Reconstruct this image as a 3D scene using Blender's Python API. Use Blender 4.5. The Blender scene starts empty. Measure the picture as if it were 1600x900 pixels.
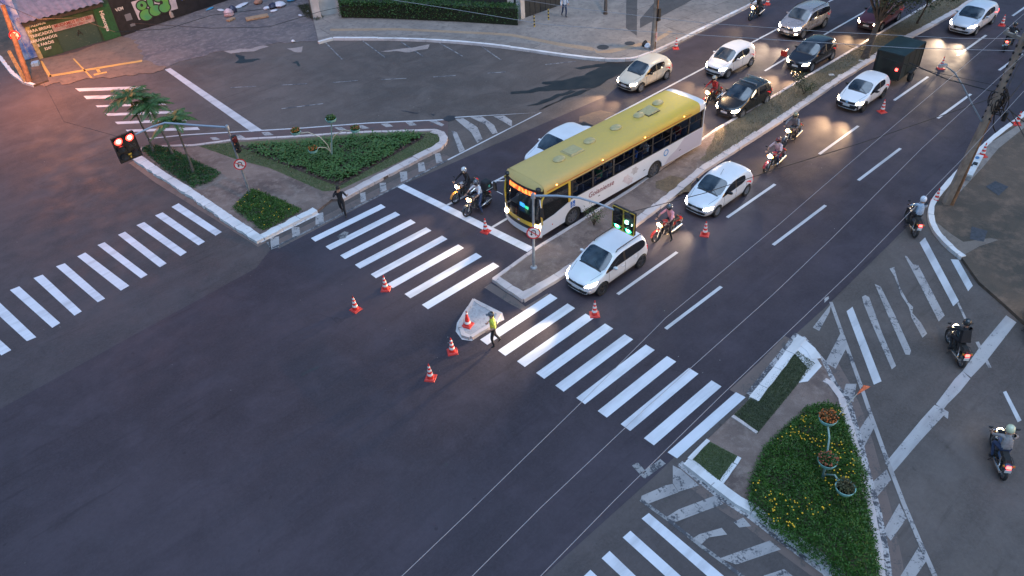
import bpy, bmesh, math, random
from math import radians as R, sin, cos, pi
from mathutils import Vector, Matrix
from mathutils.bvhtree import BVHTree
from mathutils.noise import noise as pnoise
random.seed(7)
S = bpy.context.scene
C = bpy.data.collections.new("scene"); S.collection.children.link(C)

# ---------------------------------------------------------------- camera
F, PITCH, ROLL, HT, YAW = 1180.08, 0.686637, -0.0698867, 20.8157, -0.700234
cd = bpy.data.cameras.new("camera"); cam = bpy.data.objects.new("camera", cd); C.objects.link(cam)
cd.sensor_width = 36; cd.lens = 36 * F / 1600; cd.clip_end = 2000
CR = Matrix.Rotation(YAW, 3, 'Z') @ Matrix.Rotation(pi/2 - PITCH, 3, 'X') @ Matrix.Rotation(ROLL, 3, 'Z')
cam.matrix_world = Matrix.Translation((0, 0, HT)) @ CR.to_4x4()
S.camera = cam

# ---------------------------------------------------------------- world, sun, exposure
w = bpy.data.worlds.new("World"); S.world = w; w.use_nodes = True
nt = w.node_tree; bg = nt.nodes["Background"]
sky = nt.nodes.new("ShaderNodeTexSky"); sky.sky_type = 'NISHITA'; sky.sun_disc = False
SUN_EL, SUN_ROT = 3.0, 150.0
sky.sun_elevation = R(SUN_EL); sky.sun_rotation = R(SUN_ROT); sky.ozone_density = 3.0; sky.dust_density = 2.5; sky.air_density = 1.0
nt.links.new(sky.outputs[0], bg.inputs[0]); bg.inputs[1].default_value = 0.15
sl = bpy.data.lights.new("sun", 'SUN'); sl.energy = 0.75; sl.angle = R(60); sl.color = (0.56, 0.74, 1.0)
so = bpy.data.objects.new("sun", sl); C.objects.link(so); so.rotation_euler = (R(12), R(-8), 0)
S.view_settings.view_transform = 'Standard'; S.view_settings.look = 'None'
S.view_settings.gamma = 1; S.view_settings.exposure = 1.9
S.cycles.use_adaptive_sampling = True
S.cycles.max_bounces = 6; S.cycles.sample_clamp_indirect = 4

# ---------------------------------------------------------------- helpers
def P(px, py, z=0.0):
    """point of the place (metres) that a survey of the photograph puts at height z"""
    d = CR @ Vector(((px-800)/F, -(py-450)/F, -1))
    t = (HT - z) / -d.z
    return Vector((d.x*t, d.y*t, z))
def rough_edge(pts, amp=.12, step=.3, seed=0):
    out = []
    n = len(pts)
    for i in range(n):
        a, b = Vector(pts[i]), Vector(pts[(i+1) % n]); k = max(1, int((b-a).length/step))
        for j in range(k):
            q = a.lerp(b, j/k); out.append(q + Vector((pnoise(q*1.3+Vector((seed,0,0))), pnoise(q*1.3+Vector((0,seed+9,5))), 0))*amp*2)
    return out
def PL(pts, z=0.0): return [P(x, y, z) for x, y in pts]
def Q(pts, ox, oy, s): return [(ox + x/s, oy + y/s) for x, y in pts]

def tag(o, label=None, cat=None, group=None, kind=None):
    if label: o['label'] = label
    if cat: o['category'] = cat
    if group: o['group'] = group
    if kind: o['kind'] = kind
    return o
def link(name, me, parent=None):
    o = bpy.data.objects.new(name, me); C.objects.link(o)
    if parent is not None: o.parent = parent
    return o
def thing(name, label, cat, loc=(0,0,0), rz=0, group=None):
    o = bpy.data.objects.new(name, None); C.objects.link(o)
    o.empty_display_size = .2
    o.location = loc; o.rotation_euler = (0, 0, rz)
    return tag(o, label, cat, group)
def copy_tree(o, parent=None):
    c = o.copy(); C.objects.link(c)
    c.parent = parent
    for ch in o.children: copy_tree(ch, c)
    return c

class MB:
    def __init__(s): s.v = []; s.f = []; s.m = []
    def add(s, vs, fs, mi=0):
        b = len(s.v); s.v += [tuple(v) for v in vs]; s.f += [tuple(b+i for i in f) for f in fs]; s.m += [mi]*len(fs)
    def box(s, x0, x1, y0, y1, z0, z1, mi=0, M=None, tx=0, ty=0):
        vs = [Vector(p) for p in ((x0,y0,z0),(x1,y0,z0),(x1,y1,z0),(x0,y1,z0),(x0+tx,y0+ty,z1),(x1-tx,y0+ty,z1),(x1-tx,y1-ty,z1),(x0+tx,y1-ty,z1))]
        if M: vs = [M @ v for v in vs]
        s.add(vs, [(3,2,1,0),(4,5,6,7),(0,1,5,4),(1,2,6,5),(2,3,7,6),(3,0,4,7)], mi)
    def tube(s, pts, r, n=8, mi=0, caps=True):
        pts = [Vector(p) for p in pts]
        rs = r if isinstance(r, (list, tuple)) else [r]*len(pts)
        b = len(s.v); up = Vector((0,0,1)); prev = None
        for i, p in enumerate(pts):
            d = (pts[min(i+1, len(pts)-1)] - pts[max(i-1, 0)]).normalized()
            if prev is None: a = d.cross(up if abs(d.z) < .9 else Vector((1,0,0))).normalized()
            else: a = (prev - d*prev.dot(d)).normalized()
            prev = a; c = d.cross(a)
            for k in range(n):
                t = 2*pi*k/n; s.v.append(tuple(p + (a*cos(t) + c*sin(t))*rs[i]))
        for i in range(len(pts)-1):
            for k in range(n):
                k2 = (k+1) % n
                s.f.append((b+i*n+k, b+i*n+k2, b+(i+1)*n+k2, b+(i+1)*n+k)); s.m.append(mi)
        if caps:
            s.f.append(tuple(b+k for k in range(n))[::-1]); s.m.append(mi)
            s.f.append(tuple(b+(len(pts)-1)*n+k for k in range(n))); s.m.append(mi)
    def lathe(s, prof, n=16, M=None, mi=0, close=False):
        """prof: (radius, height) about Z"""
        b = len(s.v)
        for r, h in prof:
            for k in range(n):
                t = 2*pi*k/n; v = Vector((r*cos(t), r*sin(t), h))
                s.v.append(tuple(M @ v if M else v))
        m = len(prof)
        for i in range(m if close else m-1):
            j = (i+1) % m
            for k in range(n):
                k2 = (k+1) % n
                s.f.append((b+i*n+k, b+i*n+k2, b+j*n+k2, b+j*n+k)); s.m.append(mi)
        if not close:
            if prof[0][0] > 1e-4: s.f.append(tuple(b+k for k in range(n))[::-1]); s.m.append(mi)
            if prof[-1][0] > 1e-4: s.f.append(tuple(b+(m-1)*n+k for k in range(n))); s.m.append(mi)
    def prism(s, pts, z0, z1, mi=0, bottom=True):
        n = len(pts); b = len(s.v)
        a = sum(pts[i][0]*pts[(i+1)%n][1] - pts[(i+1)%n][0]*pts[i][1] for i in range(n))
        if a < 0: pts = pts[::-1]
        s.v += [(p[0], p[1], z0) for p in pts] + [(p[0], p[1], z1) for p in pts]
        s.f.append(tuple(b+n+i for i in range(n))); s.m.append(mi)
        if bottom: s.f.append(tuple(b+i for i in range(n))[::-1]); s.m.append(mi)
        for i in range(n):
            j = (i+1) % n; s.f.append((b+i, b+j, b+n+j, b+n+i)); s.m.append(mi)
    _rk = 0
    def ribbon(s, pts, wd, z0, z1, mi=0, jit=0, closed=False, inner=True):
        MB._rk += 1; z1 += .003*(MB._rk % 9)
        """a solid strip along pts (one edge = pts, the other offset by wd to the left)"""
        n = len(pts); L = []
        for i in range(n):
            if closed: d = pts[(i+1)%n] - pts[i-1]
            else: d = pts[min(i+1, n-1)] - pts[max(i-1, 0)]
            d.z = 0; d.normalize(); L.append(Vector((-d.y, d.x, 0)))
        b = len(s.v)
        for p, q in zip(pts, L):
            j0 = random.uniform(-jit, jit); j1 = random.uniform(-jit, jit)
            a = p - q*(.035+abs(j0))*(1 if wd > 0 else -1); c = p + q*(wd+j1)
            s.v += [(a.x,a.y,z0),(a.x,a.y,z1),(c.x,c.y,z1),(c.x,c.y,z0)]
        for i in range(n if closed else n-1):
            j = (i+1) % n
            for k in range(4):
                k2 = (k+1) % 4
                s.f.append((b+i*4+k, b+j*4+k, b+j*4+k2, b+i*4+k2)); s.m.append(mi)
        if not closed:
            s.f.append((b,b+1,b+2,b+3)); s.f.append((b+(n-1)*4+3,b+(n-1)*4+2,b+(n-1)*4+1,b+(n-1)*4)); s.m += [mi, mi]
    def mesh(s, name, mats, smooth=False):
        me = bpy.data.meshes.new(name); me.from_pydata(s.v, [], s.f)
        for m in (mats if isinstance(mats, (list, tuple)) else [mats]): me.materials.append(m)
        if len(me.materials) > 1: me.polygons.foreach_set('material_index', s.m)
        me.update()
        bm = bmesh.new(); bm.from_mesh(me); bmesh.ops.recalc_face_normals(bm, faces=bm.faces); bm.to_mesh(me); bm.free()
        if smooth:
            me.polygons.foreach_set('use_smooth', [True]*len(me.polygons))
            me.set_sharp_from_angle(angle=R(38))
        return me
    def build(s, name, mats, parent=None, smooth=False): return link(name, s.mesh(name, mats, smooth), parent)

def densify(pts, step=.25, closed=False):
    out = []; n = len(pts)
    for i in range(n if closed else n-1):
        a, b = pts[i], pts[(i+1) % n]; k = max(1, int((b-a).length/step))
        out += [a.lerp(b, j/k) for j in range(k)]
    if not closed: out.append(pts[-1])
    return out
def smooth_line(pts, it=2, closed=False):
    for _ in range(it):
        n = len(pts); out = [] if closed else [pts[0]]
        for i in range(n if closed else n-1):
            a, b = pts[i], pts[(i+1) % n]; out += [a.lerp(b, .25), a.lerp(b, .75)]
        if not closed: out.append(pts[-1])
        pts = out
    return pts
def sheet(name, polys, z, m, kind='structure', smooth=False):
    """flat surface(s) lying at height z; polys = lists of points"""
    b = MB()
    for p in polys:
        q = [(v[0], v[1], z) for v in p]
        a = sum(q[i][0]*q[(i+1)%len(q)][1] - q[(i+1)%len(q)][0]*q[i][1] for i in range(len(q)))
        if a < 0: q = q[::-1]
        b.add(q, [tuple(range(len(q)))])
    me = bpy.data.meshes.new(name); me.from_pydata(b.v, [], b.f); me.materials.append(m); me.update()
    o = link(name, me)
    return tag(o, kind=kind)

# ---------------------------------------------------------------- materials
_M = {}
def mat(name, col, rough=.6, metal=0, var=0, vscale=8, bump=0, bscale=60, emit=None, estr=0, coat=0, trans=0, col2=None, spec=None, obj=False, detail=6):
    if name in _M: return _M[name]
    m = bpy.data.materials.new(name); m.use_nodes = True; n = m.node_tree; b = n.nodes['Principled BSDF']
    b.inputs['Base Color'].default_value = (*col, 1); b.inputs['Roughness'].default_value = rough; b.inputs['Metallic'].default_value = metal
    if coat: b.inputs['Coat Weight'].default_value = coat; b.inputs['Coat Roughness'].default_value = .05
    if spec is not None: b.inputs['Specular IOR Level'].default_value = spec
    if emit: b.inputs['Emission Color'].default_value = (*emit, 1); b.inputs['Emission Strength'].default_value = estr
    if trans:
        t = n.nodes.new('ShaderNodeBsdfTransparent'); x = n.nodes.new('ShaderNodeMixShader'); x.inputs[0].default_value = trans
        t.inputs[0].default_value = (.75,.8,.85,1)
        n.links.new(b.outputs[0], x.inputs[1]); n.links.new(t.outputs[0], x.inputs[2]); n.links.new(x.outputs[0], n.nodes['Material Output'].inputs[0])
    if var or bump or col2:
        tc = n.nodes.new('ShaderNodeTexCoord'); src = tc.outputs['Object']
        if not obj:
            g = n.nodes.new('ShaderNodeNewGeometry'); src = g.outputs['Position']
    if var or col2:
        tx = n.nodes.new('ShaderNodeTexNoise'); tx.inputs['Scale'].default_value = vscale; tx.inputs['Detail'].default_value = detail
        n.links.new(src, tx.inputs['Vector'])
        cr = n.nodes.new('ShaderNodeValToRGB'); cr.color_ramp.elements[0].position = .35; cr.color_ramp.elements[1].position = .65
        c2 = col2 if col2 else tuple(c*(1+var) for c in col)
        c1 = col if col2 else tuple(c*(1-var) for c in col)
        cr.color_ramp.elements[0].color = (*c1, 1); cr.color_ramp.elements[1].color = (*c2, 1)
        n.links.new(tx.outputs[0], cr.inputs[0]); n.links.new(cr.outputs[0], b.inputs['Base Color'])
        tr = n.nodes.new('ShaderNodeMapRange'); tr.inputs[3].default_value = max(0, rough-.08); tr.inputs[4].default_value = min(1, rough+.08)
        n.links.new(tx.outputs[0], tr.inputs[0]); n.links.new(tr.outputs[0], b.inputs['Roughness'])
    if bump:
        tb = n.nodes.new('ShaderNodeTexNoise'); tb.inputs['Scale'].default_value = bscale; n.links.new(src, tb.inputs['Vector'])
        bp = n.nodes.new('ShaderNodeBump'); bp.inputs['Strength'].default_value = bump; bp.inputs['Distance'].default_value = .02
        n.links.new(tb.outputs[0], bp.inputs['Height']); n.links.new(bp.outputs[0], b.inputs['Normal'])
    _M[name] = m; return m

class NG:
    """tiny node-graph helper"""
    def __init__(s, name):
        s.m = bpy.data.materials.new(name); s.m.use_nodes = True; s.n = s.m.node_tree; s.b = s.n.nodes['Principled BSDF']
        s.pos = s.n.nodes.new('ShaderNodeNewGeometry').outputs['Position']
    def lk(s, a, b): s.n.links.new(a, b)
    def noise(s, scale, detail=5, rough=.55, vec=None, dist=0, stretch=None):
        v = vec or s.pos
        if stretch:
            mp = s.n.nodes.new('ShaderNodeMapping'); mp.inputs['Scale'].default_value = stretch; s.lk(v, mp.inputs[0]); v = mp.outputs[0]
        t = s.n.nodes.new('ShaderNodeTexNoise'); t.inputs['Scale'].default_value = scale; t.inputs['Detail'].default_value = detail
        t.inputs['Roughness'].default_value = rough; t.inputs['Distortion'].default_value = dist
        s.lk(v, t.inputs['Vector']); return t.outputs[0]
    def voro(s, scale, feature='DISTANCE_TO_EDGE', vec=None):
        t = s.n.nodes.new('ShaderNodeTexVoronoi'); t.feature = feature; t.inputs['Scale'].default_value = scale
        s.lk(vec or s.pos, t.inputs['Vector']); return t.outputs['Distance']
    def ramp(s, f, a, b, lo=0., hi=1.):
        t = s.n.nodes.new('ShaderNodeMapRange'); t.clamp = True
        for i, v in enumerate((a, b, lo, hi)): t.inputs[i+1].default_value = v
        s.lk(f, t.inputs[0]); return t.outputs[0]
    def math(s, op, a, b):
        t = s.n.nodes.new('ShaderNodeMath'); t.operation = op
        for i, v in enumerate((a, b)):
            if isinstance(v, (int, float)): t.inputs[i].default_value = v
            else: s.lk(v, t.inputs[i])
        return t.outputs[0]
    def mix(s, f, a, b):
        t = s.n.nodes.new('ShaderNodeMix'); t.data_type = 'RGBA'
        if isinstance(f, (int, float)): t.inputs[0].default_value = f
        else: s.lk(f, t.inputs[0])
        for i, v in ((6, a), (7, b)):
            if isinstance(v, tuple): t.inputs[i].default_value = (*v, 1)
            else: s.lk(v, t.inputs[i])
        return t.outputs[2]
    def bump(s, h, st=.3, d=.01):
        t = s.n.nodes.new('ShaderNodeBump'); t.inputs['Strength'].default_value = st; t.inputs['Distance'].default_value = d
        s.lk(h, t.inputs['Height']); s.lk(t.outputs[0], s.b.inputs['Normal'])
    def out(s, col, rough=None):
        s.lk(col, s.b.inputs['Base Color'])
        if rough is not None:
            if isinstance(rough, (int, float)): s.b.inputs['Roughness'].default_value = rough
            else: s.lk(rough, s.b.inputs['Roughness'])
        return s.m

def asphalt_colour(g, base, tint):
    big = g.noise(.09, 4, .5); mid = g.noise(.6, 6, .65, dist=.6); fine = g.noise(11, 6, .8); lanes = g.noise(.5, 4, .6, stretch=(.12, 1.4, 1))
    c = g.mix(g.ramp(big, .38, .62), tuple(x*.74 for x in base), tuple(x*1.06 for x in tint)); c = g.mix(g.ramp(g.noise(.28, 7, .7, dist=1.2), .50, .66, 0, .42), c, tuple(x*.60 for x in base))
    c = g.mix(g.ramp(mid, .45, .68, 0, .6), c, tuple(x*1.5 for x in base))
    c = g.mix(g.ramp(lanes, .48, .70, 0, .5), c, tuple(x*.62 for x in base))
    c = g.mix(g.ramp(fine, .42, .70, 0, .55), c, tuple(x*1.75 for x in base)); c = g.mix(g.ramp(g.noise(5.5,6,.75), .52, .72, 0, .42), c, tuple(x*.55 for x in base))
    spots = g.noise(3.1, 3, .5); c = g.mix(g.ramp(spots, .70, .76, 0, .5), c, tuple(x*.5 for x in base))
    drip = g.noise(.9, 5, .6, stretch=(.22, 2.2, 1)); c = g.mix(g.ramp(drip, .60, .72, 0, .45), c, tuple(x*.45 for x in base))
    vo = g.n.nodes.new('ShaderNodeTexVoronoi'); vo.inputs['Scale'].default_value = 1.7; g.lk(g.pos, vo.inputs['Vector'])
    grit = g.math('MULTIPLY', g.ramp(vo.outputs['Distance'], .020, .034, 1, 0), g.ramp(g.noise(.12, 3), .50, .58)); c = g.mix(grit, c, (.42,.40,.38))
    # hairline cracks
    warp = g.n.nodes.new('ShaderNodeVectorMath'); warp.operation = 'ADD'
    nz = g.n.nodes.new('ShaderNodeTexNoise'); nz.inputs['Scale'].default_value = .8; g.lk(g.pos, nz.inputs['Vector'])
    g.lk(g.pos, warp.inputs[0]); g.lk(nz.outputs['Color'], warp.inputs[1])
    cr = g.voro(.23, vec=warp.outputs[0]); mask = g.ramp(g.noise(.13, 3), .57, .66)
    c = g.mix(g.math('MULTIPLY', g.ramp(cr, .001, .005, .5, 0), mask), c, tuple(x*.35 for x in base))
    return c, fine
def asphalt(name, base, tint, rough=.62, west=None):
    g = NG(name); c, fine = asphalt_colour(g, base, tint)
    if west:   # colour blends to a darker tone towards the west
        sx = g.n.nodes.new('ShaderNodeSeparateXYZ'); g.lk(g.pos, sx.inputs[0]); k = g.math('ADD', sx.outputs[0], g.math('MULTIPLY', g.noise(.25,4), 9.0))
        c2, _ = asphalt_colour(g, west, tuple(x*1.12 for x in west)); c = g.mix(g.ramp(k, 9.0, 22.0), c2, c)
    g.bump(fine, .35, .008); g.b.inputs['Specular IOR Level'].default_value = .28
    return g.out(c, g.ramp(g.noise(.8, 4), .3, .7, rough-.1, rough+.12))
def road_paint(name, col, wear, base=(.06,.06,.07)):
    g = NG(name)
    a = g.noise(2.2, 8, .7, dist=.5); b = g.noise(14, 5, .7); s = g.math('ADD', g.math('MULTIPLY', a, .6), g.math('MULTIPLY', b, .4))
    k = g.ramp(s, .5+.34*(.5-wear), .56+.34*(.5-wear), 0, 1); tl_ = g.ramp(g.noise(1.0, 4, .6, stretch=(.25, 1.6, 1)), .48, .68, 0, .30); k = g.math('MAXIMUM', k, tl_)
    dirt = g.mix(g.ramp(g.noise(1.1, 6, .6), .4, .75, 0, .35), col, tuple(x*.6 for x in col))
    c = g.mix(k, dirt, base)
    g.bump(g.noise(45, 3), .25, .006)
    return g.out(c, .55)

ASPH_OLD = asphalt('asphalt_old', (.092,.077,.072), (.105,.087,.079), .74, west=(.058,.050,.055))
ASPH_NEW = asphalt('asphalt_new', (.042,.034,.044), (.052,.043,.054), .68)
ASPH_PATCH = asphalt('asphalt_patch', (.036,.037,.044), (.044,.045,.052), .6)
W_FRESH = road_paint('paint_fresh', (.64,.65,.70), .14)
W_LINE = road_paint('paint_line', (.52,.52,.54), .20)
W_MID = road_paint('paint_mid', (.42,.40,.40), .34)
W_WORN = road_paint('paint_worn', (.36,.335,.33), .44)
W_FAINT = road_paint('paint_faint', (.28,.27,.27), .60)
W_RED = road_paint('paint_red_brown', (.115,.068,.062), .36)
Y_LINE = road_paint('paint_yellow', (.60,.36,.10), .22, (.12,.08,.06))
WET = mat('wet_asphalt', (.020,.019,.018), .38, var=.3, vscale=1.5, spec=.3)

def ground_mat(name, c1, c2, c3, s=1.0, joints=None, rough=.85, bump=.5):
    g = NG(name); a = g.noise(.35*s, 6, .65, dist=.8); b = g.noise(2.3*s, 7, .7); f = g.noise(22, 4, .7)
    c = g.mix(g.ramp(a, .38, .62), c1, c2); c = g.mix(g.ramp(b, .48, .68, 0, .8), c, c3)
    c = g.mix(g.ramp(f, .35, .7, 0, .35), c, tuple(x*.45 for x in c1))
    if joints:
        mp = g.n.nodes.new('ShaderNodeMapping'); mp.inputs['Rotation'].default_value = (0,0,joints[1]); g.lk(g.pos, mp.inputs[0])
        br = g.n.nodes.new('ShaderNodeTexBrick'); br.inputs['Scale'].default_value = 1; br.inputs['Mortar Size'].default_value = .018
        br.inputs['Brick Width'].default_value = joints[0]; br.inputs['Row Height'].default_value = joints[0]*.8
        br.inputs['Color1'].default_value = (1,1,1,1); br.inputs['Color2'].default_value = (.72,.72,.72,1); br.inputs['Mortar'].default_value = (.3,.3,.3,1)
        g.lk(mp.outputs[0], br.inputs[0])
        x = g.n.nodes.new('ShaderNodeMix'); x.data_type = 'RGBA'; x.blend_type = 'MULTIPLY'; x.inputs[0].default_value = 1
        g.lk(c, x.inputs[6]); g.lk(br.outputs[0], x.inputs[7]); c = x.outputs[2]
    g.bump(g.math('ADD', b, f), bump, .03); return g.out(c, rough)
CONC = ground_mat('pavement_concrete', (.115,.080,.070), (.225,.160,.135), (.29,.22,.19), 1.1)
DIRTF = road_paint('dirt_film', (.150,.108,.095), .46, (.088,.074,.069))
CONC_SLAB = ground_mat('pavement_slabs', (.25,.215,.195), (.31,.27,.245), (.16,.14,.13), 1.0, joints=(2.3, .08))
CONC_GREY = ground_mat('pavement_grey', (.21,.185,.17), (.29,.255,.23), (.13,.115,.11), 1.2)
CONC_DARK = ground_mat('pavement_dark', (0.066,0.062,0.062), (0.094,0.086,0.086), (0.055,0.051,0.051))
DIRT = ground_mat('dirt', (0.094,0.074,0.066), (0.133,0.098,0.082), (0.172,0.156,0.148), .8)
DIRT_DARK = ground_mat('dirt_dark', (.060,.050,.040), (.125,.086,.062), (.19,.125,.09), .6)
RUBBLE = ground_mat('rubble_yard', (0.101,0.090,0.098), (0.164,0.136,0.133), (0.281,0.234,0.226), 1.0, bump=1)
TAN = ground_mat('tactile_tan', (0.328,0.226,0.148), (0.374,0.273,0.187), (0.257,0.187,0.133), 2)
SOIL = ground_mat('soil', (0.043,0.027,0.022), (0.066,0.039,0.031), (0.078,0.055,0.043), 2)
LAWN = ground_mat('lawn_turf', (.085,.105,.045), (.11,.12,.055), (.15,.115,.07), 1.5)
DRY = ground_mat('dry_grass_soil', (0.117,0.090,0.058), (0.164,0.129,0.082), (0.066,0.058,0.039), 1.0)
KERB = road_paint('kerb_whitewash', (.68,.66,.66), .16, (.20,.18,.17))
KERB_PINK = road_paint('kerb_worn_wash', (.56,.48,.46), .28, (.18,.15,.14))
# ---------------------------------------------------------------- ground and roads
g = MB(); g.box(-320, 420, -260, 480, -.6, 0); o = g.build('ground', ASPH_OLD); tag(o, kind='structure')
main_road = [P(-160,728), P(71,600), P(230,512), P(400,419), P(422,391), P(622,292), P(948,150), P(1010,96), P(1180,8), P(1330,-60), P(1900,-130), P(1760,30), P(1600,190), P(1490,275), P(1420,352), P(1290,480), P(1240,525), P(1160,612), P(1022,745), P(885,868), P(600,1120), P(-300,1300)]
sheet('road', [main_road], .004, ASPH_NEW)
H = .14
def marks(name, polys, m, z=.009):
    return sheet(name, [rough_edge(PL(p), .10, .25) if name in ('road_patch','wet_streak') else PL(p) for p in polys], z, m)
def bars(a0, a1, b0, b1, n, wd):
    out = []
    for k in range(n):
        t = k/(n-1); A = P(*a0).lerp(P(*a1), t); B = P(*b0).lerp(P(*b1), t)
        A += Vector((random.uniform(-.03,.03),0,0)); B += Vector((random.uniform(-.03,.03),0,0))
        out.append([A, B, B-Vector((0,wd,0)), A-Vector((0,wd,0))])
    return out
sheet('crosswalk_marking', bars((486.1,372.2),(660,476),(595.8,318.9),(771,410),8,.42)
      + bars((750,531),(1006,685),(859,459.5),(1112.5,594),9,.44) + [PL([(1043,707),(1058,716.5),(1165,621),(1150,613)])], .009, W_FRESH)
CW = [[(603,278),(628,265),(780,366),(758,379)],[(545,308),(572,297),(721,400),(698,413)],[(480,342),(507,331),(657,437),(635,451)],
 [(415,376),(440,365),(586,476),(562,490)],[(343,412),(368,402),(519,516),(496,529)],[(272,452),(300,438),(455,555),(425,572)],
 [(197,487),(228,476),(370,600),(344,613)],[(118,528),(150,516),(288,645),(262,660)],[(35,570),(68,557),(212,686),(184,703)],
 [(-50,617),(-10,605),(128,736),(95,750)],[(-135,666),(-100,655),(40,781),(5,800)],[(-230,720),(-195,706),(-55,835),(-90,850)]]
marks('crosswalk_marking', [Q(p,0,200,2.25) for p in CW], W_FRESH)
CW = [[(470,553),(880,540),(915,557),(495,572)],[(522,600),(960,588),(975,607),(540,620)],[(597,660),(1030,643),(1045,655),(610,671)],
 [(655,710),(1085,695),(1110,708),(675,725)],[(718,762),(1150,743),(1170,757),(735,777)],[(785,812),(1235,795),(1250,812),(800,826)]]
marks('crosswalk_marking', [Q(p,0,0,4) for p in CW], W_LINE)
CW = [[(455,487),(410,522),(910,960),(1000,945)],[(340,598),(292,640),(700,1010),(760,975)],[(210,724),(160,770),(480,1070),(530,1030)],[(90,842),(45,885),(240,1080),(300,1040)],[(-40,960),(-80,1000),(60,1160),(110,1120)]]
marks('crosswalk_marking', [Q(p,900,680,4) for p in CW], W_FRESH)
CW = [[(920,42),(888,72),(1085,445),(1118,415)],[(1070,170),(1115,172),(1200,325),(1172,357)],[(460,475),(495,448),(665,885),(620,905)]]
marks('crosswalk_marking', [Q(p,1200,360,3.75) for p in CW], W_LINE)
CW = [[(800,150),(812,150),(850,200),(880,205),(915,270),(1035,500),(1000,535),(885,310),(835,215)],
 [(712,225),(740,215),(750,260),(775,340),(820,420),(850,450),(845,485),(895,540),(932,605),(905,630),(840,510),(825,450),(780,380),(740,270)],
 [(625,315),(660,330),(700,410),(745,500),(838,705),(830,730),(805,728),(690,470),(640,350)],
 [(550,390),(570,380),(592,392),(625,480),(668,600),(750,795),(725,815),(600,530),(560,430)],
 [(1108,428),(1118,422),(1172,535),(1158,540)],[(1215,655),(1235,652),(1310,805),(1290,805)],[(330,400),(350,388),(358,400),(330,425)]]
marks('crosswalk_marking', [Q(p,1200,360,3.75) for p in CW], W_WORN)
marks('stop_line', [[(619.5,291.7),(629,286.7),(834,387),(824,394)]], W_FRESH)
marks('stop_line', [Q([(1030,436),(1065,426),(1640,815),(1570,825)],0,0,4)], W_LINE)
marks('stop_line', [[(1383,724),(1396,738),(1437,690),(1474,650),(1481,655),(1482,644),(1472,638),(1460,633),(1440,655)],[(1462,632),(1474,640),(1480,632),(1500,612),(1516,592),(1512,588),(1504,580),(1492,592)],[(1504,580),(1517,590),(1540,566),(1588,504),(1572,493),(1532,541)]], W_MID, .0125)
def line(a, b, wd=.13):
    A, B = P(*a), P(*b); d = (B-A).normalized(); n = Vector((-d.y, d.x, 0))*wd/2
    return [A-n, B-n, B+n, A+n]
def lane(pairs, wd=.13): return [line(a, b, wd) for a, b in pairs]
sheet('lane_marking', lane([((698,321),(832,254)),((946,188),(1304,-2)),((768,356),(800,337)),((1120,153),(1145,139)),((1195,111),(1250,78)),((1285,56),(1357,15)),((1370,8),(1400,-8))], .14)
 + lane([((965,460),(1058,394)),((1136,340),(1211,288)),((1280,241),(1341,197)),((1397,157),(1450,120)),((1496,87),(1541,55)),((1582,25),(1612,4)),
 ((1040,514),(1127,448)),((1208,383),(1290,321)),((1341,282),(1407,232)),((1465,185),(1517,147)),((1561,110),(1597,84)),((1634,55),(1665,32))], .15), .009, W_LINE)
sheet('lane_marking', lane([((440,133),(480,131)),((520,129),(559,126)),((596,124.5),(635,122.5)),((677,120.5),(712,118)),((762,114.5),(790,112.5)),((852,101),(900,96)), ((360,137),(400,135)),((440,170),(505,162))], .11)
 + lane([((508,66),(535,93)),((567,64),(602,90)),((626,65),(661,88)),((685,66),(723,88)),((750,71),(783,94))], .10), .009, W_FAINT)
marks('lane_marking', [[(1567,613),(1572,611),(1596,657),(1590,660)]], W_LINE)
Y4 = lambda p: Q(p,0,0,4)
marks('yellow_marking', [Y4([(310,472),(310,485),(890,388),(890,377)]),Y4([(245,385),(265,383),(325,480),(308,487)]),Y4([(585,466),(668,450),(670,458),(590,476)]),
  Y4([(600,435),(618,430),(632,452),(612,458)]),Y4([(455,370),(465,368),(580,488),(568,490)])], Y_LINE, .040)
# hatching round the left island
band = [(420,216.5),(470,201),(575,192.5),(700,187),(712,183.5),(845,176),(700,250),(688,262),(698,225),(692,212),(680,204.5),(620,206),(545,208.5),(470,213.5),(440,215.5)]
marks('hatched_pavement', [[(230,231),(300,213.5),(392,206),(470,201),(575,192.5),(700,187),(700,225),(685,200),(560,206),(470,213),(368,218),(302,227)]], W_RED, .007)
K2 = lambda p: Q(p,400,150,3.6)
CH = [[(1120,130),(1165,125),(1245,175),(1275,245),(1245,265),(1210,205)],[(1205,120),(1270,115),(1340,165),(1360,210),(1330,215),(1290,160)],[(1335,115),(1395,110),(1440,140),(1440,175),(1400,150)],
 [(1100,195),(1130,205),(1175,305),(1145,320)],[(1005,325),(1035,320),(1050,370),(1015,380)],[(910,378),(945,373),(955,420),(915,428)],[(808,428),(850,425),(852,470),(815,485)],
 [(695,490),(730,488),(735,530),(700,545)],[(585,548),(615,542),(620,590),(590,600)],[(335,665),(378,655),(382,715),(335,725)],[(200,740),(245,738),(248,785),(205,795)],[(80,800),(130,790),(130,850),(85,865)],
 [(970,140),(1010,137),(1060,162),(1045,172)],[(840,147),(880,145),(905,165),(865,168)],[(700,157),(745,154),(772,172),(732,176)],[(560,168),(600,165),(640,182),(600,186)],[(440,178),(480,175),(510,190),(470,194)],[(200,190),(240,188),(260,203),(225,206)],[(30,205),(70,202),(100,220),(50,224)],
 [(-130,222),(-90,218),(-60,236),(-105,240)],[(-260,235),(-225,232),(-200,245),(-240,250)]]
marks('hatch_marking', [K2(p) for p in CH], W_WORN, .011)
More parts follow.
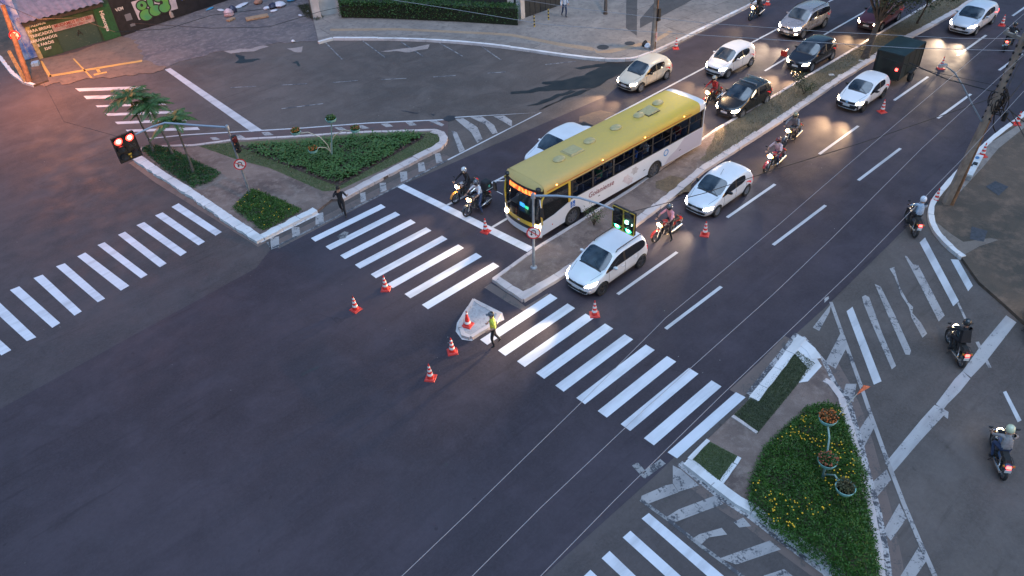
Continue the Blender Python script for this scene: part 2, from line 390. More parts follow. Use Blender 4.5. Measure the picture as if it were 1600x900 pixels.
def thin(pts, wd=.13):
    p = PL(pts); n = len(p); E = []
    for i in range(n):
        d = p[min(i+1,n-1)] - p[max(i-1,0)]; d.normalize(); E.append(Vector((-d.y,d.x,0))*wd/2)
    return [[p[i]-E[i], p[i+1]-E[i+1], p[i+1]+E[i+1], p[i]+E[i]] for i in range(n-1)]
sheet('hatch_marking', thin([(230,217),(290,211),(392,205),(470,200.5),(575,192.5),(700,187),(712,183.5)]) + thin([(712,183.5),(845,176),(700,250)],.12), .013, W_LINE)
sheet('hatch_marking', thin([(700,250),(620,292),(423,389.5),(418,378)],.12), .012, W_FAINT)
# hatching at the right island
K8 = lambda p: Q(p,1200,600,3); K6 = lambda p: Q(p,1000,500,3.6); K5 = lambda p: Q(p,1200,360,3.75); K7 = lambda p: Q(p,900,680,4)
CH = [K8([(365,0),(415,0),(400,85),(345,62)]),K8([(470,150),(497,205),(443,310),(412,240)]),K8([(615,560),(650,630),(575,735),(540,690)]),K8([(705,765),(742,830),(690,905),(618,905)]),
 K6([(1130,70),(1165,150),(1100,275),(1042,240)]),K5([(370,430),(360,480),(300,590),(262,570)]),K5([(335,395),(358,388),(350,402),(330,425)])]
marks('hatch_marking', CH + [K8([(555,400),(577,450),(510,530),(470,480)])], W_WORN, .011)
CH = [K7([(410,380),(560,315),(605,305),(640,358),(450,430),(405,405)]),K7([(605,190),(655,215),(770,315),(640,355),(605,300)]),K7([(555,520),(640,465),(870,378),(922,430),(600,552)]),K7([(770,620),(910,580),(945,622),(830,640),(775,690),(725,650)]),
 K7([(985,545),(1045,515),(1095,570),(1020,578)]),K7([(900,770),(1210,660),(1280,715),(1000,810)]),K7([(1170,880),(1300,838),(1380,900),(1240,930)])]
marks('hatch_marking', CH, W_WORN, .011)
sheet('hatch_marking', thin([(1298,472),(1318,528),(1345,603),(1360,647),(1387,722),(1413,790),(1437,847),(1465,910)], .14), .013, W_WORN)
sheet('hatch_marking', thin([(1001,781),(1050,817),(1095,853),(1140,886),(1165,905)], .12), .013, W_FAINT)
sheet('hatch_marking', [line((1003,745),(1036,721),.25)] + [line((994,735),(1003,730),.45)], .012, W_FAINT)
for pts, wd in (([(1292,565),(1312,600),(1330,640),(1346,690),(1362,750),(1374,800),(1388,870),(1398,950)],.75), ([(1060,735),(1122,783),(1172,815),(1226,856),(1280,895),(1330,940)],.5), ([(1236,530),(1196,572),(1150,615)],.55), ([(430,384),(520,338),(620,286),(700,244)],.7), ([(762,446),(800,470),(822,484),(860,462)],.4), ([(410,382),(340,338),(250,283),(208,252)],.5)):
    sheet('dirt_film', thin(pts, wd), .0065, DIRTF)
# wet streak and patches
C3 = lambda p: Q(p,800,0,4)
o = marks('wet_streak', [C3([(790,372),(740,388),(600,390),(480,410),(380,425),(430,432),(560,415),(450,470),(300,505),(200,512),(190,525),(250,530),(120,560),(0,575),(0,590),(250,565),(370,560),(500,550),(560,530),(600,500),(680,470),(720,440)])], WET, .015)
marks('wet_streak', [C3([(375,562),(180,630),(100,665),(160,655),(330,592),(400,572)]), C3([(405,574),(340,600),(280,640),(170,690),(240,652),(420,592),(500,556)])], WET, .019)
marks('road_patch', [[(905,190),(905,182),(935,172),(965,178),(975,190),(940,200)]], ground_mat('patch_brown',(.10,.075,.065),(.13,.09,.075),(.08,.065,.06)), .006)
marks('road_patch', [[(690,186),(700,180),(712,182),(711,188),(700,190)]], ASPH_PATCH, .017)
marks('road_patch', [Q([(205,680),(280,690),(340,700),(360,740),(540,745),(440,775),(300,795),(215,785),(260,750),(230,720)],340,0,8), Q([(945,790),(1000,760),(1045,820),(1010,830),(990,795)],340,0,8)], WET, .008)
marks('road_patch', [[(472,585),(498,570),(499,573),(474,588)],[(625,172),(635,173),(655,177),(654,179),(640,176)],[(672,178),(682,180),(678,182)]], ASPH_PATCH, .008)
marks('road_patch', [Q([(455,790),(500,765),(520,770),(500,800),(465,805)],400,150,3.6)], W_FAINT, .014)

# ---------------------------------------------------------------- raised pavements and islands
def raised(name, pts, m, h=H, z0=-.05):
    b = MB(); b.prism([(p.x, p.y) for p in pts], z0, h, bottom=False); return tag(b.build(name, m), kind='structure')
def kerb(name, pts, wd, m, h=H+.02, jit=.02, closed=False):
    b = MB(); q = densify(pts + ([pts[0]] if closed else []), .33); i = 0
    while i < len(q)-1:      # separate kerb stones, about a metre each
        k = min(len(q)-1, i+3); ch = [v.copy() for v in q[i:k+1]]
        if (ch[-1]-ch[-2]).length > .05: ch[-1] = ch[-1] - (ch[-1]-ch[-2]).normalized()*.022
        off = random.uniform(-.012, .012); w2 = wd*random.uniform(.95, 1.03)
        b.ribbon(ch, w2, .0, h+random.uniform(-.006, .006), jit=jit); i = k
    return tag(b.build(name, m), kind='structure')
def T(pts, h=H): return [P(x, y, h) for x, y in pts]
# left island
LI = T([(213,240),(222,231),(236,229),(302,226.5),(368,217.5),(470,212.5),(560,206),(680,202.5),(693,207),(698,215),(697,222),(688,231),(535,311),(518,311),(495,329),(412,372),(300,297)])
raised('left_island', LI, CONC)
kerb('kerb', T([(412,372),(356,335),(300,297),(255,269),(213,240)]), .42, KERB, jit=.05)
kerb('kerb', T([(213,240),(222,231),(236,229),(302,226.5),(368,217.5),(470,212.5),(560,206),(680,202.5)]), -.16, KERB_PINK)
kerb('kerb', T([(680,202.5),(693,207),(698,215),(697,222),(688,231),(600,276),(535,311)]), -.42, KERB_PINK, jit=.04)
kerb('kerb', T([(495,329),(450,352),(412,372)]), -.36, KERB, jit=.07)
sheet('kerb_paint_spill', thin([(207,243),(255,276),(300,302),(356,340),(411,376.5),(450,356),(497,333)],.34), .014, road_paint('spill',(.6,.6,.62),.47))
g5 = H + .006
sheet('lawn', [T([(310,228),(370,222),(470,216),(560,209),(676,206),(688,212),(690,222),(530,297),(505,299),(420,262),(372,250)],g5)], g5, LAWN)
sheet('soil_bed', [T([(374,229),(480,221),(560,213),(664,209),(662,216),(532,290),(523,290),(440,256)],g5)], g5+.006, SOIL)
# little island in the middle of the junction
RI = T([(721,512),(722,500),(740,470),(760,481),(779,491),(772,503),(735,526),(725,522)])
raised('small_island', RI, ground_mat('white_rubble',(.36,.34,.35),(.46,.44,.45),(.24,.22,.22),3))
kerb('kerb', RI, .12, KERB_PINK, closed=True, jit=.03)
sheet('kerb_paint_spill', [[P(x,y) for x,y in ((712,518),(714,505),(722,492),(741,467),(785,489),(788,500),(775,506),(748,526),(737,533),(722,531))]], .014, road_paint('spill2',(.58,.54,.54),.34))
# median
M0 = T([(770,436),(838,387),(980,299),(1120,201),(1300,96),(1400,36),(1560,-60)]); M1 = T([(818,468),(935,396),(1050,308),(1100,266),(1200,202),(1310,127),(1400,70),(1500,16),(1640,-75)])
med = M0 + M1[::-1]
raised('median', med, CONC)
kerb('kerb', M0[::-1], .13, KERB_PINK, jit=.015); kerb('kerb', [M0[0], M1[0]], .32, KERB_PINK, jit=.04)
kerb('kerb', M1, .34, KERB_PINK, jit=.04)
dry = T([(1118,207),(1165,177),(1240,131),(1300,98),(1350,69),(1402,38),(1562,-58),(1630,-75),(1496,12),(1396,66),(1306,125),(1196,198),(1110,254),(1095,250),(1112,225)], H+.004)
sheet('dry_verge', [rough_edge(dry,.08)], H+.006, DRY)
sheet('dirt_patch', [rough_edge(T([(1022,285),(1048,275),(1085,284),(1078,298),(1048,305),(1030,296)]),.2)], H+.006, ground_mat('leaf_litter',(.10,.07,.045),(.17,.12,.07),(.05,.04,.03),4,bump=1))
# right island
RS = T([(1248,525),(1272,545),(1282,560),(1300,598),(1318,622),(1335,680),(1350,740),(1365,800),(1376,860),(1388,960),(1400,1040),(1290,884),(1230,842),(1175,800),(1150,786),(1128,770),(1069,724),(1076,715),(1172,622),(1210,575)])
raised('right_island', RS, CONC)
kerb('kerb', T([(1172,622),(1210,575),(1248,525)])[::-1], .30, KERB, jit=.02)
kerb('kerb', T([(1248,525),(1272,545),(1282,560)])[::-1], .36, KERB, jit=.02)
kerb('kerb', T([(1290,592),(1300,598),(1318,622),(1335,680),(1350,740),(1365,800),(1376,860),(1388,960)]), -.2, KERB_PINK, jit=.02)
kerb('kerb', T([(1400,1020),(1290,884),(1230,842),(1175,800),(1150,786),(1128,770),(1069,724)])[::-1], .30, KERB, jit=.02)
sheet('kerb_paint_spill', thin([(1246,522),(1206,572),(1170,617)],.22) + thin([(1062,724),(1126,776),(1175,808),(1230,850),(1290,894),(1400,1040)],.26) + thin([(1252,527),(1285,566),(1302,600),(1322,624),(1339,682),(1354,742),(1370,802),(1381,862),(1393,962)],.30), .014, road_paint('spill3',(.45,.43,.43),.58))
white_ap = T([(1246,532),(1275,558),(1284,572),(1262,596),(1248,598),(1262,575),(1240,550)], H+.005)
sheet('kerb_paint_spill', [white_ap], H+.008, KERB)
sheet('lawn', [T([(1246,548),(1273,568),(1183,678),(1144,651)],H+.005)], H+.006, ground_mat('lawn_dark',(.05,.06,.032),(.07,.078,.04),(.035,.04,.028),2))
sheet('lawn', [T([(1075,718),(1106,688),(1157,715),(1127,757)],H+.005)], H+.006, ground_mat('lawn_clipped',(.060,.082,.042),(.08,.10,.05),(.10,.115,.065),2))
kerb('kerb', T([(1106,688),(1075,718)]), .10, KERB, h=H+.02); kerb('kerb', T([(1075,718),(1127,757)]), -.12, KERB, h=H+.02); kerb('kerb', T([(1127,757),(1157,715)]), .10, KERB, h=H+.02)
kerb('kerb', T([(1144,651),(1183,678)]), .08, KERB_PINK, h=H+.03)
# upper pavement: kerb line sweeps from the yard round the corner
UK = T([(498,66),(520,60),(620,60),(720,65),(800,74),(880,86),(940,93),(985,93),(1002,89),(1042,73),(1110,39),(1180,4),(1300,-56)])
UK = UK[:2] + smooth_line(UK[1:], 2)
raised('pavement', UK + [P(1500,-150), P(1350,-190), P(505,-160), P(480,-10)], CONC_SLAB)
kerb('kerb', UK, .20, KERB, jit=.02)
kerb('kerb', UK[-26:], .14, KERB_PINK, h=H+.025, jit=.01)
g6 = H + .006
sheet('pavement_apron', [T([(520,53),(700,56),(860,72),(935,84),(985,84),(1030,66),(1060,52),(960,0),(940,-30),(830,-30),(815,26),(700,34),(530,27),(505,45)])], g6, CONC_GREY)
o = sheet('tactile_strip', [T(q) for q in (
  [(516,45),(620,44),(620,47.5),(516,48.5)],[(620,44),(770,51),(770,54.5),(620,47.5)],[(770,51),(800,53),(800,57),(770,54.5)],[(800,53),(870,66),(870,71),(800,57)],[(870,66),(925,74),(928,80),(870,71)],[(925,74),(935,80),(950,78),(955,83),(932,83)],
  [(950,78),(1020,63),(1025,66),(955,83)],[(1020,63),(1045,48),(1052,50),(1025,66)])], g6+.004, TAN)
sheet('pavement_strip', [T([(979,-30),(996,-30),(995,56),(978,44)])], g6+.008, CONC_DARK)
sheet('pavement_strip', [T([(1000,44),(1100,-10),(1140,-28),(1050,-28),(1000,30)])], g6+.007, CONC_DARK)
def disc(px, py, r, z): c = P(px, py, z); return [c + Vector((r*cos(2*pi*k/24), r*sin(2*pi*k/24), 0)) for k in range(24)]
sheet('manhole_cover', [disc(942,74,.42,H), disc(984,68,.36,H)], g6+.010, mat('manhole_iron', (.035,.035,.038), .6, var=.4, vscale=20, bump=.4, bscale=30))
# rubble yard
YD = T([(60,95),(102,86),(190,58),(203,52),(330,10),(420,-60),(520,-60),(520,27),(500,62),(440,66),(400,72),(340,80),(300,92),(262,104),(235,106),(215,98),(120,105),(90,112),(70,118)],.06)
YD = rough_edge(YD, .22, .35)
b = MB(); b.prism([(p.x,p.y) for p in YD], -.05, .022, bottom=False); tag(b.build('yard', RUBBLE), kind='structure')
sheet('driveway', [rough_edge(PL([(0,60),(20,100),(48,122),(62,132),(110,130),(130,124),(240,116),(262,104),(225,94),(215,62),(190,58),(102,86),(62,93)]), .30, .35)], .032, ground_mat('driveway_brown',(.16,.115,.09),(.22,.15,.11),(.10,.075,.06),1))
marks('road_patch', [[(345,78),(360,72),(405,70),(420,73),(395,80),(360,84)],[(450,76),(475,73),(470,82),(458,82)],[(595,80),(650,74),(672,70),(668,76),(640,82)]], ground_mat('concrete_spill',(.30,.25,.235),(.36,.30,.28),(.20,.17,.16),2), .012)
# left corner pavement
LK = T([(-30,60),(0,92),(18,115),(36,128),(52,133)])
b = MB(); b.prism([(p.x,p.y) for p in LK + T([(75,125),(62,93),(-10,-60),(-80,-60)])], -.05, H, bottom=False); tag(b.build('corner_pavement', DIRT_DARK), kind='structure')
kerb('kerb', LK, .2, KERB, jit=.04)
# right pavement
RK = T([(1720,60),(1600,178),(1560,205),(1522,240),(1500,262),(1470,295),(1452,318),(1452,345),(1465,368),(1485,388),(1503,402)])
RK = smooth_line(RK, 2)
raised('right_pavement', RK + T([(1530,440),(1570,475),(1640,540),(1800,700),(2100,500),(2000,0)]), DIRT_DARK)
kerb('kerb', RK[2:][::-1], -.20, KERB, jit=.02)
sheet('pavement_apron', [T([(1512,262),(1545,225),(1600,190),(1600,200),(1560,232),(1535,262),(1500,300),(1490,298)])], H+.006, CONC_GREY)
sheet('drain_cover', [T([(1518,354),(1543,361),(1537,378),(1515,374)]), T([(1540,292),(1555,283),(1576,292),(1560,306)])], H+.012, mat('drain_iron',(.045,.048,.058),.7,var=.3,vscale=10))
sheet('pavement_apron', [T([(1475,375),(1503,400),(1530,385),(1560,375),(1548,372),(1505,378),(1485,365),(1460,345),(1458,355)])], H+.006, ground_mat('sandy',(.17,.14,.12),(.23,.19,.165),(.10,.09,.08)))
# ---------------------------------------------------------------- shared object materials
GLASS = mat('car_glass', (.012,.014,.018), .06, spec=.9)
GLASS_L = mat('car_glass_blue', (.012,.018,.028), .10, spec=1.0, col2=(.070,.085,.10), vscale=1.6)  # mottled tree-like reflections are painted into this windscreen colour
BLACKP = mat('black_plastic', (.018,.018,.02), .5)
ARCH = mat('arch_liner', (.01,.01,.01), .9)
RUB = mat('tyre_rubber', (.02,.02,.021), .8, bump=.3, bscale=40, obj=True)
RIM = mat('alloy_rim', (.42,.42,.44), .35, metal=.8)
RIM_D = mat('dark_rim', (.12,.12,.13), .4, metal=.8)
CHROME = mat('chrome', (.7,.7,.7), .2, metal=1)
STEEL = mat('galvanised_steel', (.33,.35,.38), .45, metal=.5, var=.2, vscale=5)
LAMP_ON = mat('headlight_lit', (.8,.8,.8), .3, emit=(1,.78,.50), estr=20)
LAMP_HI = mat('headlight_bright', (.8,.8,.8), .3, emit=(1,.90,.78), estr=22)
LAMP_OFF = mat('headlight_clear', (.55,.56,.58), .15, coat=.5)
FOG_ON = mat('fog_lamp_lit', (.8,.8,.8), .3, emit=(1,.8,.5), estr=12)
TAIL = mat('tail_light', (.45,.01,.01), .25, emit=(1,.03,.04), estr=.12)
TAIL_ON = mat('tail_light_lit', (.5,.02,.02), .3, emit=(1,.06,.05), estr=3)
AMBER = mat('turn_signal', (.8,.3,.03), .3, emit=(1,.38,.08), estr=5)
PLATE = mat('number_plate', (.62,.63,.64), .5)
SEATM = mat('seat_fabric', (.05,.05,.055), .9)
def paint(name, col, rough=.32, metal=0): return mat('paint_'+name, col, rough, metal=metal, coat=.6, var=.05, vscale=1.2)

def text_mesh(txt, size, m, ext=.004, bold=0, name='lettering', parent=None, M=None, align='CENTER', shear=0, spacing=1.0):
    cu = bpy.data.curves.new(name, 'FONT'); cu.body = txt; cu.size = size; cu.extrude = ext; cu.offset = bold; cu.align_x = align; cu.align_y = 'CENTER'
    cu.resolution_u = 3; cu.shear = shear; cu.space_character = spacing
    t = bpy.data.objects.new('tmp', cu); S.collection.objects.link(t)
    dg = bpy.context.evaluated_depsgraph_get(); me = bpy.data.meshes.new_from_object(t.evaluated_get(dg))
    bpy.data.objects.remove(t); bpy.data.curves.remove(cu)
    me.name = name; me.materials.clear(); me.materials.append(m)
    if M is not None: me.transform(M)
    return link(name, me, parent)
def frame(o, x, y):
    """matrix whose local X runs along x and local Y along y"""
    x = Vector(x).normalized(); z = x.cross(Vector(y)).normalized(); y = z.cross(x)
    M = Matrix((x, y, z)).transposed().to_4x4(); M.translation = Vector(o); return M

def evaluated(me, mods):
    t = bpy.data.objects.new('tmp', me); S.collection.objects.link(t)
    for f in mods: f(t)
    dg = bpy.context.evaluated_depsgraph_get(); out = bpy.data.meshes.new_from_object(t.evaluated_get(dg))
    bpy.data.objects.remove(t); return out

# ---------------------------------------------------------------- wheels
def wheel(parent, x, y, r, wd, side, rim=RIM, spokes=5, z=None, name='wheel'):
    z = r if z is None else z
    M = Matrix.Translation((x, y, z)) @ Matrix.Rotation(side*pi/2, 4, 'X')   # local +z points outward
    h = wd/2
    b = MB(); b.lathe([(r*.66,-h),(r*.93,-h),(r,-h*.75),(r,h*.75),(r*.95,h),(r*.70,h*.98),(r*.66,h*.8)], 24, M, close=True)
    t = b.build(name, RUB, parent, True)
    b = MB(); b.lathe([(r*.665,-h*.9),(r*.67,h*.86),(r*.62,h*.86),(r*.60,h*.45),(r*.15,h*.3)], 24, M)
    for k in range(spokes):
        a = 2*pi*k/spokes
        b.box(r*.08, r*.63, -r*.09, r*.09, h*.40, h*.80, 0, M @ Matrix.Rotation(a, 4, 'Z'))
    b.lathe([(r*.14,h*.3),(r*.14,h*.85),(.0,h*.88)], 12, M)
    b.build('rim', rim, t, True)
    return t

# ---------------------------------------------------------------- cars
def car(name, label, cat, x, y, rz, p, col, group='cars waiting and driving on the avenue', lights='on', power=1.0, far=0):
    """local frame: nose towards -X, ground at z=0, origin at the centre of the wheelbase"""
    L, W, Hh, wb = p['L'], p['W']/2, p['H'], p['wb']
    fo = p.get('fo', .80); x0 = -wb/2 - fo; hood, belt = p.get('hood', .92), p.get('belt', .94)
    cowl, head, bp1, cp, rend, zb = p.get('cowl', 1.0), p.get('head', 1.75), p.get('b', 2.15), p.get('c', 3.05), p.get('rend', L-.42), p.get('zb', .20)
    nose = p.get('nose', .72); rr = p.get('rr', Hh-.06); tw = p.get('tw', .79); boxy = p.get('boxy', 0)
    def ring(xx, w, lo, top, kind, nz=None):
        if kind == 'h':   # bonnet / tail
            return [(0,lo),(.82*w,lo),(.96*w,lo+.13),(w,(lo+top)*.52),(.965*w,top-.10),(.91*w,top-.035),(.80*w,top),(.42*w,top+.025),(0,top+.035)]
        wr = w*(tw if not boxy else .80)
        return [(0,lo),(.84*w,lo),(.97*w,lo+.15),(w,(lo+belt)*.52),(.975*w,belt),(wr+.045*1.0,top-.115),(wr-.02,top-.03),(wr*.5,top+.012),(0,top+.022)]
    st = [(x0, W*.60, zb+.06, nose-.14,'h'), (x0+.07, W*.78, zb, nose-.04,'h'), (x0+.26, W*.92, zb-.01, nose+.04,'h'), (x0+.60, W*.985, zb, hood-.07,'h'),
          (x0+cowl, W, zb, hood,'h'), (x0+head, W, zb, rr+.02,'r'), (x0+bp1, W, zb, Hh,'r'), (x0+bp1+.09, W, zb, Hh,'r'), (x0+cp, W, zb, Hh-.015,'r'), (x0+rend-.04, W*.985, zb, rr-.03,'r')]
    tail_top = p.get('tail_top', belt+.03)
    if p.get('deck'): st += [(x0+p['deck'], W*.97, zb, tail_top+.02, 'h')]
    st += [(x0+L-.10, W*.95, zb+.02, tail_top, 'h'), (x0+L-.02, W*.90, zb+.03, tail_top-.13,'h'), (x0+L, W*.80, zb+.08, tail_top-.35,'h')]
    # cowl: side points up to the belt line
    rings = []
    for i, s_ in enumerate(st):
        r = ring(*s_)
        if i == 4: r = r[:4] + [(.975*W, belt-.03), (.93*W, belt), (.86*W, hood+.01), (.45*W, hood+.035), (0, hood+.045)]
        rings.append([(s_[0], yy, zz) for yy, zz in r])
    # windscreen is curved in plan: header centre forward
    v = []; idx = {}
    NJ = 9
    for i, r in enumerate(rings):
        for j, (xx, yy, zz) in enumerate(r):
            cx = 0
            if i in (0,1,2): cx = .07*(yy/W)**2*1.6
            if i in (4,): cx = .16*((yy/W)**2)-.10 if j >= 6 else 0
            if i in (5,) and j >= 6: cx = .10*((yy/W)**2)-.03
            if i >= len(rings)-3: cx = -.10*(yy/W)**2
            idx[(i,j,0)] = len(v); v.append((xx+cx, -yy, zz))
            if j in (0, 8): idx[(i,j,1)] = idx[(i,j,0)]
            else: idx[(i,j,1)] = len(v); v.append((xx+cx, yy, zz))
    f = []; m = []
    n = len(rings)
    for i in range(n-1):
        for j in range(NJ-1):
            mi = 0
            if i == 4 and j >= 6: mi = 1
            if i == 4 and j == 4: mi = 2
            if i in (5, 7) and j == 4: mi = 2
            if i == 6 and j == 4: mi = 4
            if i == 8 and j == 4 and p.get('quarter'): mi = 2
            if i == 9 and j >= 6: mi = 3
            if j == 0: mi = 4
            if p.get('pickup') and i == 8 and j >= 4: mi = 0
            for s_ in (0, 1):
                q = (idx[(i,j,s_)], idx[(i+1,j,s_)], idx[(i+1,j+1,s_)], idx[(i,j+1,s_)])
                f.append(q if s_ else q[::-1]); m.append(mi)
    for i in (0, n-1):
        for j in range(0, NJ-1):
            a = [idx[(i,j,0)], idx[(i,j+1,0)], idx[(i,j+1,1)], idx[(i,j,1)]]
            a = list(dict.fromkeys(a)); 
            if len(a) >= 3: f.append(tuple(a)); m.append(0)
    me = bpy.data.meshes.new('body'); me.from_pydata(v, [], f); me.update()
    bm = bmesh.new(); bm.from_mesh(me); bmesh.ops.recalc_face_normals(bm, faces=bm.faces)
    cl = bm.edges.layers.float.new('crease_edge')
    bm.faces.ensure_lookup_table()
    for e in bm.edges:
        ms = {m[fc.index] for fc in e.link_faces}
        c = 0
        if len(ms) > 1: c = .75
        js = []
        e[cl] = c
    bm.to_mesh(me); bm.free()
    for _ in range(6): me.materials.append(None)
    me.polygons.foreach_set('material_index', m)
    wr_ = p.get('wr', .30)
    cut = MB()
    for wx in (-wb/2, wb/2):
        for sy in (-1, 1):
            cut.lathe([(wr_*1.20, -.16),(wr_*1.20, .16)], 28, Matrix.Translation((wx, sy*(W-.08), wr_*.98)) @ Matrix.Rotation(pi/2, 4, 'X'), 5)
    cme = cut.mesh('cut', [None]*6)
    cutter = bpy.data.objects.new('cutter', cme); S.collection.objects.link(cutter)
    def sub(t): a = t.modifiers.new('s', 'SUBSURF'); a.levels = 2; a.render_levels = 2
    def boo(t): a = t.modifiers.new('b', 'BOOLEAN'); a.operation = 'DIFFERENCE'; a.object = cutter; a.solver = 'EXACT'
    full = evaluated(me, [sub])
    bvh = BVHTree.FromPolygons([x_.co.copy() for x_ in full.vertices], [tuple(q.vertices) for q in full.polygons])
    done = evaluated(me, [sub, boo]); bpy.data.objects.remove(cutter)
    mats = [paint(*col), GLASS_L if p.get('blueglass') else GLASS, GLASS, GLASS, BLACKP, ARCH]
    t = thing(name, label, cat, (x, y, 0), rz, group)
    names = ['body', 'windscreen', 'side_window', 'rear_window', 'trim', 'wheel_arch']
    def split(fn, nm, mm):
        bmx = bmesh.new(); bmx.from_mesh(done)
        bmesh.ops.delete(bmx, geom=[q for q in bmx.faces if not fn(q)], context='FACES')
        if not bmx.faces: bmx.free(); return
        for q in bmx.faces: q.material_index = 0
        o_ = bpy.data.meshes.new(nm); bmx.to_mesh(o_); bmx.free()
        o_.materials.clear(); o_.materials.append(mm); o_.polygons.foreach_set('use_smooth', [True]*len(o_.polygons))
        if nm == 'wheel_arch': o_.set_sharp_from_angle(angle=R(30))
        link(nm, o_, t)
    nm_ = len(done.materials)
    for k in (0, 1, 3, 4): split(lambda q, k=k: q.material_index == k, names[k], mats[k])
    for sy in (-1, 1): split(lambda q: q.material_index == 2 and q.calc_center_median().y*sy > 0, 'side_window', mats[2])
    for sx in (-1, 1):
        for sy in (-1, 1): split(lambda q: q.material_index == 5 and q.calc_center_median().x*sx > 0 and q.calc_center_median().y*sy > 0, 'wheel_arch', mats[5])
    def patch(nm, quad, axis, m_, off=.008, nu=8, nv=4, parent=t, back=.03):
        """a thin shell that follows the body; quad corners (a,b) on the plane seen along axis"""
        d = {'front': Vector((1,0,0)), 'rear': Vector((-1,0,0)), 'left': Vector((0,1,0)), 'right': Vector((0,-1,0)), 'top': Vector((0,0,-1))}[axis]
        b = MB(); vs = []
        for iv in range(nv+1):
            for iu in range(nu+1):
                u, w_ = iu/nu, iv/nv
                a0 = [quad[0][k]*(1-u)+quad[1][k]*u for k in (0,1)]; a1 = [quad[3][k]*(1-u)+quad[2][k]*u for k in (0,1)]
                a = [a0[k]*(1-w_)+a1[k]*w_ for k in (0,1)]
                o_ = {'front': Vector((-5,a[0],a[1])), 'rear': Vector((5,a[0],a[1])), 'left': Vector((a[0],-5,a[1])), 'right': Vector((a[0],5,a[1])), 'top': Vector((a[0],a[1],5))}[axis]
                hit, nr, _, _ = bvh.ray_cast(o_, d)
                if hit is None: vs.append(vs[-1] if vs else Vector((0,0,.5))); continue
                if nr.dot(d) > 0: nr = -nr
                vs.append(hit + nr*off)
        fs = []
        for iv in range(nv):
            for iu in range(nu): a = iv*(nu+1)+iu; fs.append((a, a+1, a+nu+2, a+nu+1))
        k0 = len(vs); back_v = [v_ + d*back for v_ in vs]
        rim_ = [i for i in range(nu+1)] + [i*(nu+1)+nu for i in range(1, nv+1)] + [nv*(nu+1)+i for i in range(nu-1, -1, -1)] + [i*(nu+1) for i in range(nv-1, 0, -1)]
        vs2 = vs + [back_v[i] for i in rim_]
        for q in range(len(rim_)): q2 = (q+1) % len(rim_); fs.append((rim_[q], rim_[q2], k0+q2, k0+q))
        b.add(vs2, fs); return b.build(nm, m_, parent, True)
    nz = nose
    hm = {'on': LAMP_ON, 'hi': LAMP_HI, 'off': LAMP_OFF}[lights]
    hl = p.get('hl', [(.52,-.20),(.90,-.16),(.93,-.01),(.56,-.07)])
    for sy in (-1, 1):
        q = [(sy*W*a, nz+b_) for a, b_ in hl]
        hlo = patch('headlight', q, 'front', LAMP_OFF, .008)
        cxy = [(q[0][k]+q[1][k]+q[2][k]+q[3][k])/4 for k in (0,1)]
        if lights != 'off':
            lens = [(cxy[0]+(a[0]-cxy[0])*.82, cxy[1]+(a[1]-cxy[1])*.86) for a in q]
            patch('lens', lens, 'front', hm, .016, 4, 3, hlo)
        if p.get('fog'): patch('fog_lamp', [(sy*W*(.74-.07), zb+.14),(sy*W*(.74+.07), zb+.14),(sy*W*(.74+.07), zb+.24),(sy*W*(.74-.07), zb+.24)], 'front', FOG_ON if p['fog'] == 'on' else LAMP_OFF, .01, 3, 3)
        tl = p.get('tl', (.70,.97,-.30,-.10)); tt = tail_top
        tm = TAIL_ON if p.get('tail_on') else TAIL
        patch('tail_light', [(sy*W*tl[0], tt+tl[2]),(sy*W*tl[1], tt+tl[2]),(sy*W*tl[1], tt+tl[3]),(sy*W*tl[0], tt+tl[3])], 'rear', tm, .01, 4, 4)
        patch('tail_light', [(x0+L-.22, tt+tl[2]+.04),(x0+L-.07, tt+tl[2]+.02),(x0+L-.07, tt+tl[3]),(x0+L-.18, tt+tl[3])], 'left' if sy < 0 else 'right', tm, .01, 4, 4)
    gr = p.get('grille', (.46,-.24,-.10)); patch('grille', [(-W*gr[0], nz+gr[1]),(W*gr[0], nz+gr[1]),(W*gr[0]*1.05, nz+gr[2]),(-W*gr[0]*1.05, nz+gr[2])], 'front', BLACKP, .010)
    patch('badge', [(-.07, nz+gr[1]+.02),(.07, nz+gr[1]+.02),(.07, nz+gr[2]+.01),(-.07, nz+gr[2]+.01)], 'front', CHROME, .02, 3, 3)
    patch('air_intake', [(-W*.62, zb+.07),(W*.62, zb+.07),(W*.70, zb+.20),(-W*.70, zb+.20)], 'front', BLACKP, .009)
    patch('number_plate', [(-.20, zb+.19),(.20, zb+.19),(.20, zb+.31),(-.20, zb+.31)], 'front', PLATE, .025, 4, 2)
    if p.get('skirt'): patch('bumper', [(-W*.86, zb+.02),(W*.86, zb+.02),(W*.90, zb+.12),(-W*.90, zb+.12)], 'front', BLACKP, .014, 10, 2)
    if p.get('black_bumper'): patch('bumper', [(-W*.94, zb+.02),(W*.94, zb+.02),(W*.96, zb+.30),(-W*.96, zb+.30)], 'front', BLACKP, .02, 10, 3)
    for s_, ax in ((-1,'left'),(1,'right')):
        xs = [x0+cowl+.22, x0+bp1+.05] + ([x0+cp+.02] if not p.get('two_door') else [])
        for xd in xs: patch('door_gap', [(xd, zb+.14),(xd+.014, zb+.14),(xd+.014, belt-.05),(xd, belt-.05)], ax, BLACKP, .004, 1, 8)
        patch('door_gap', [(x0+cowl+.22, zb+.13),(xs[-1], zb+.13),(xs[-1], zb+.145),(x0+cowl+.22, zb+.145)], ax, BLACKP, .004, 8, 1)
        for xd in xs[1:]: patch('door_handle', [(xd-.24, belt-.19),(xd-.07, belt-.19),(xd-.07, belt-.15),(xd-.24, belt-.15)], ax, BLACKP if p.get('dark_handles') else mats[0], .022, 3, 1)
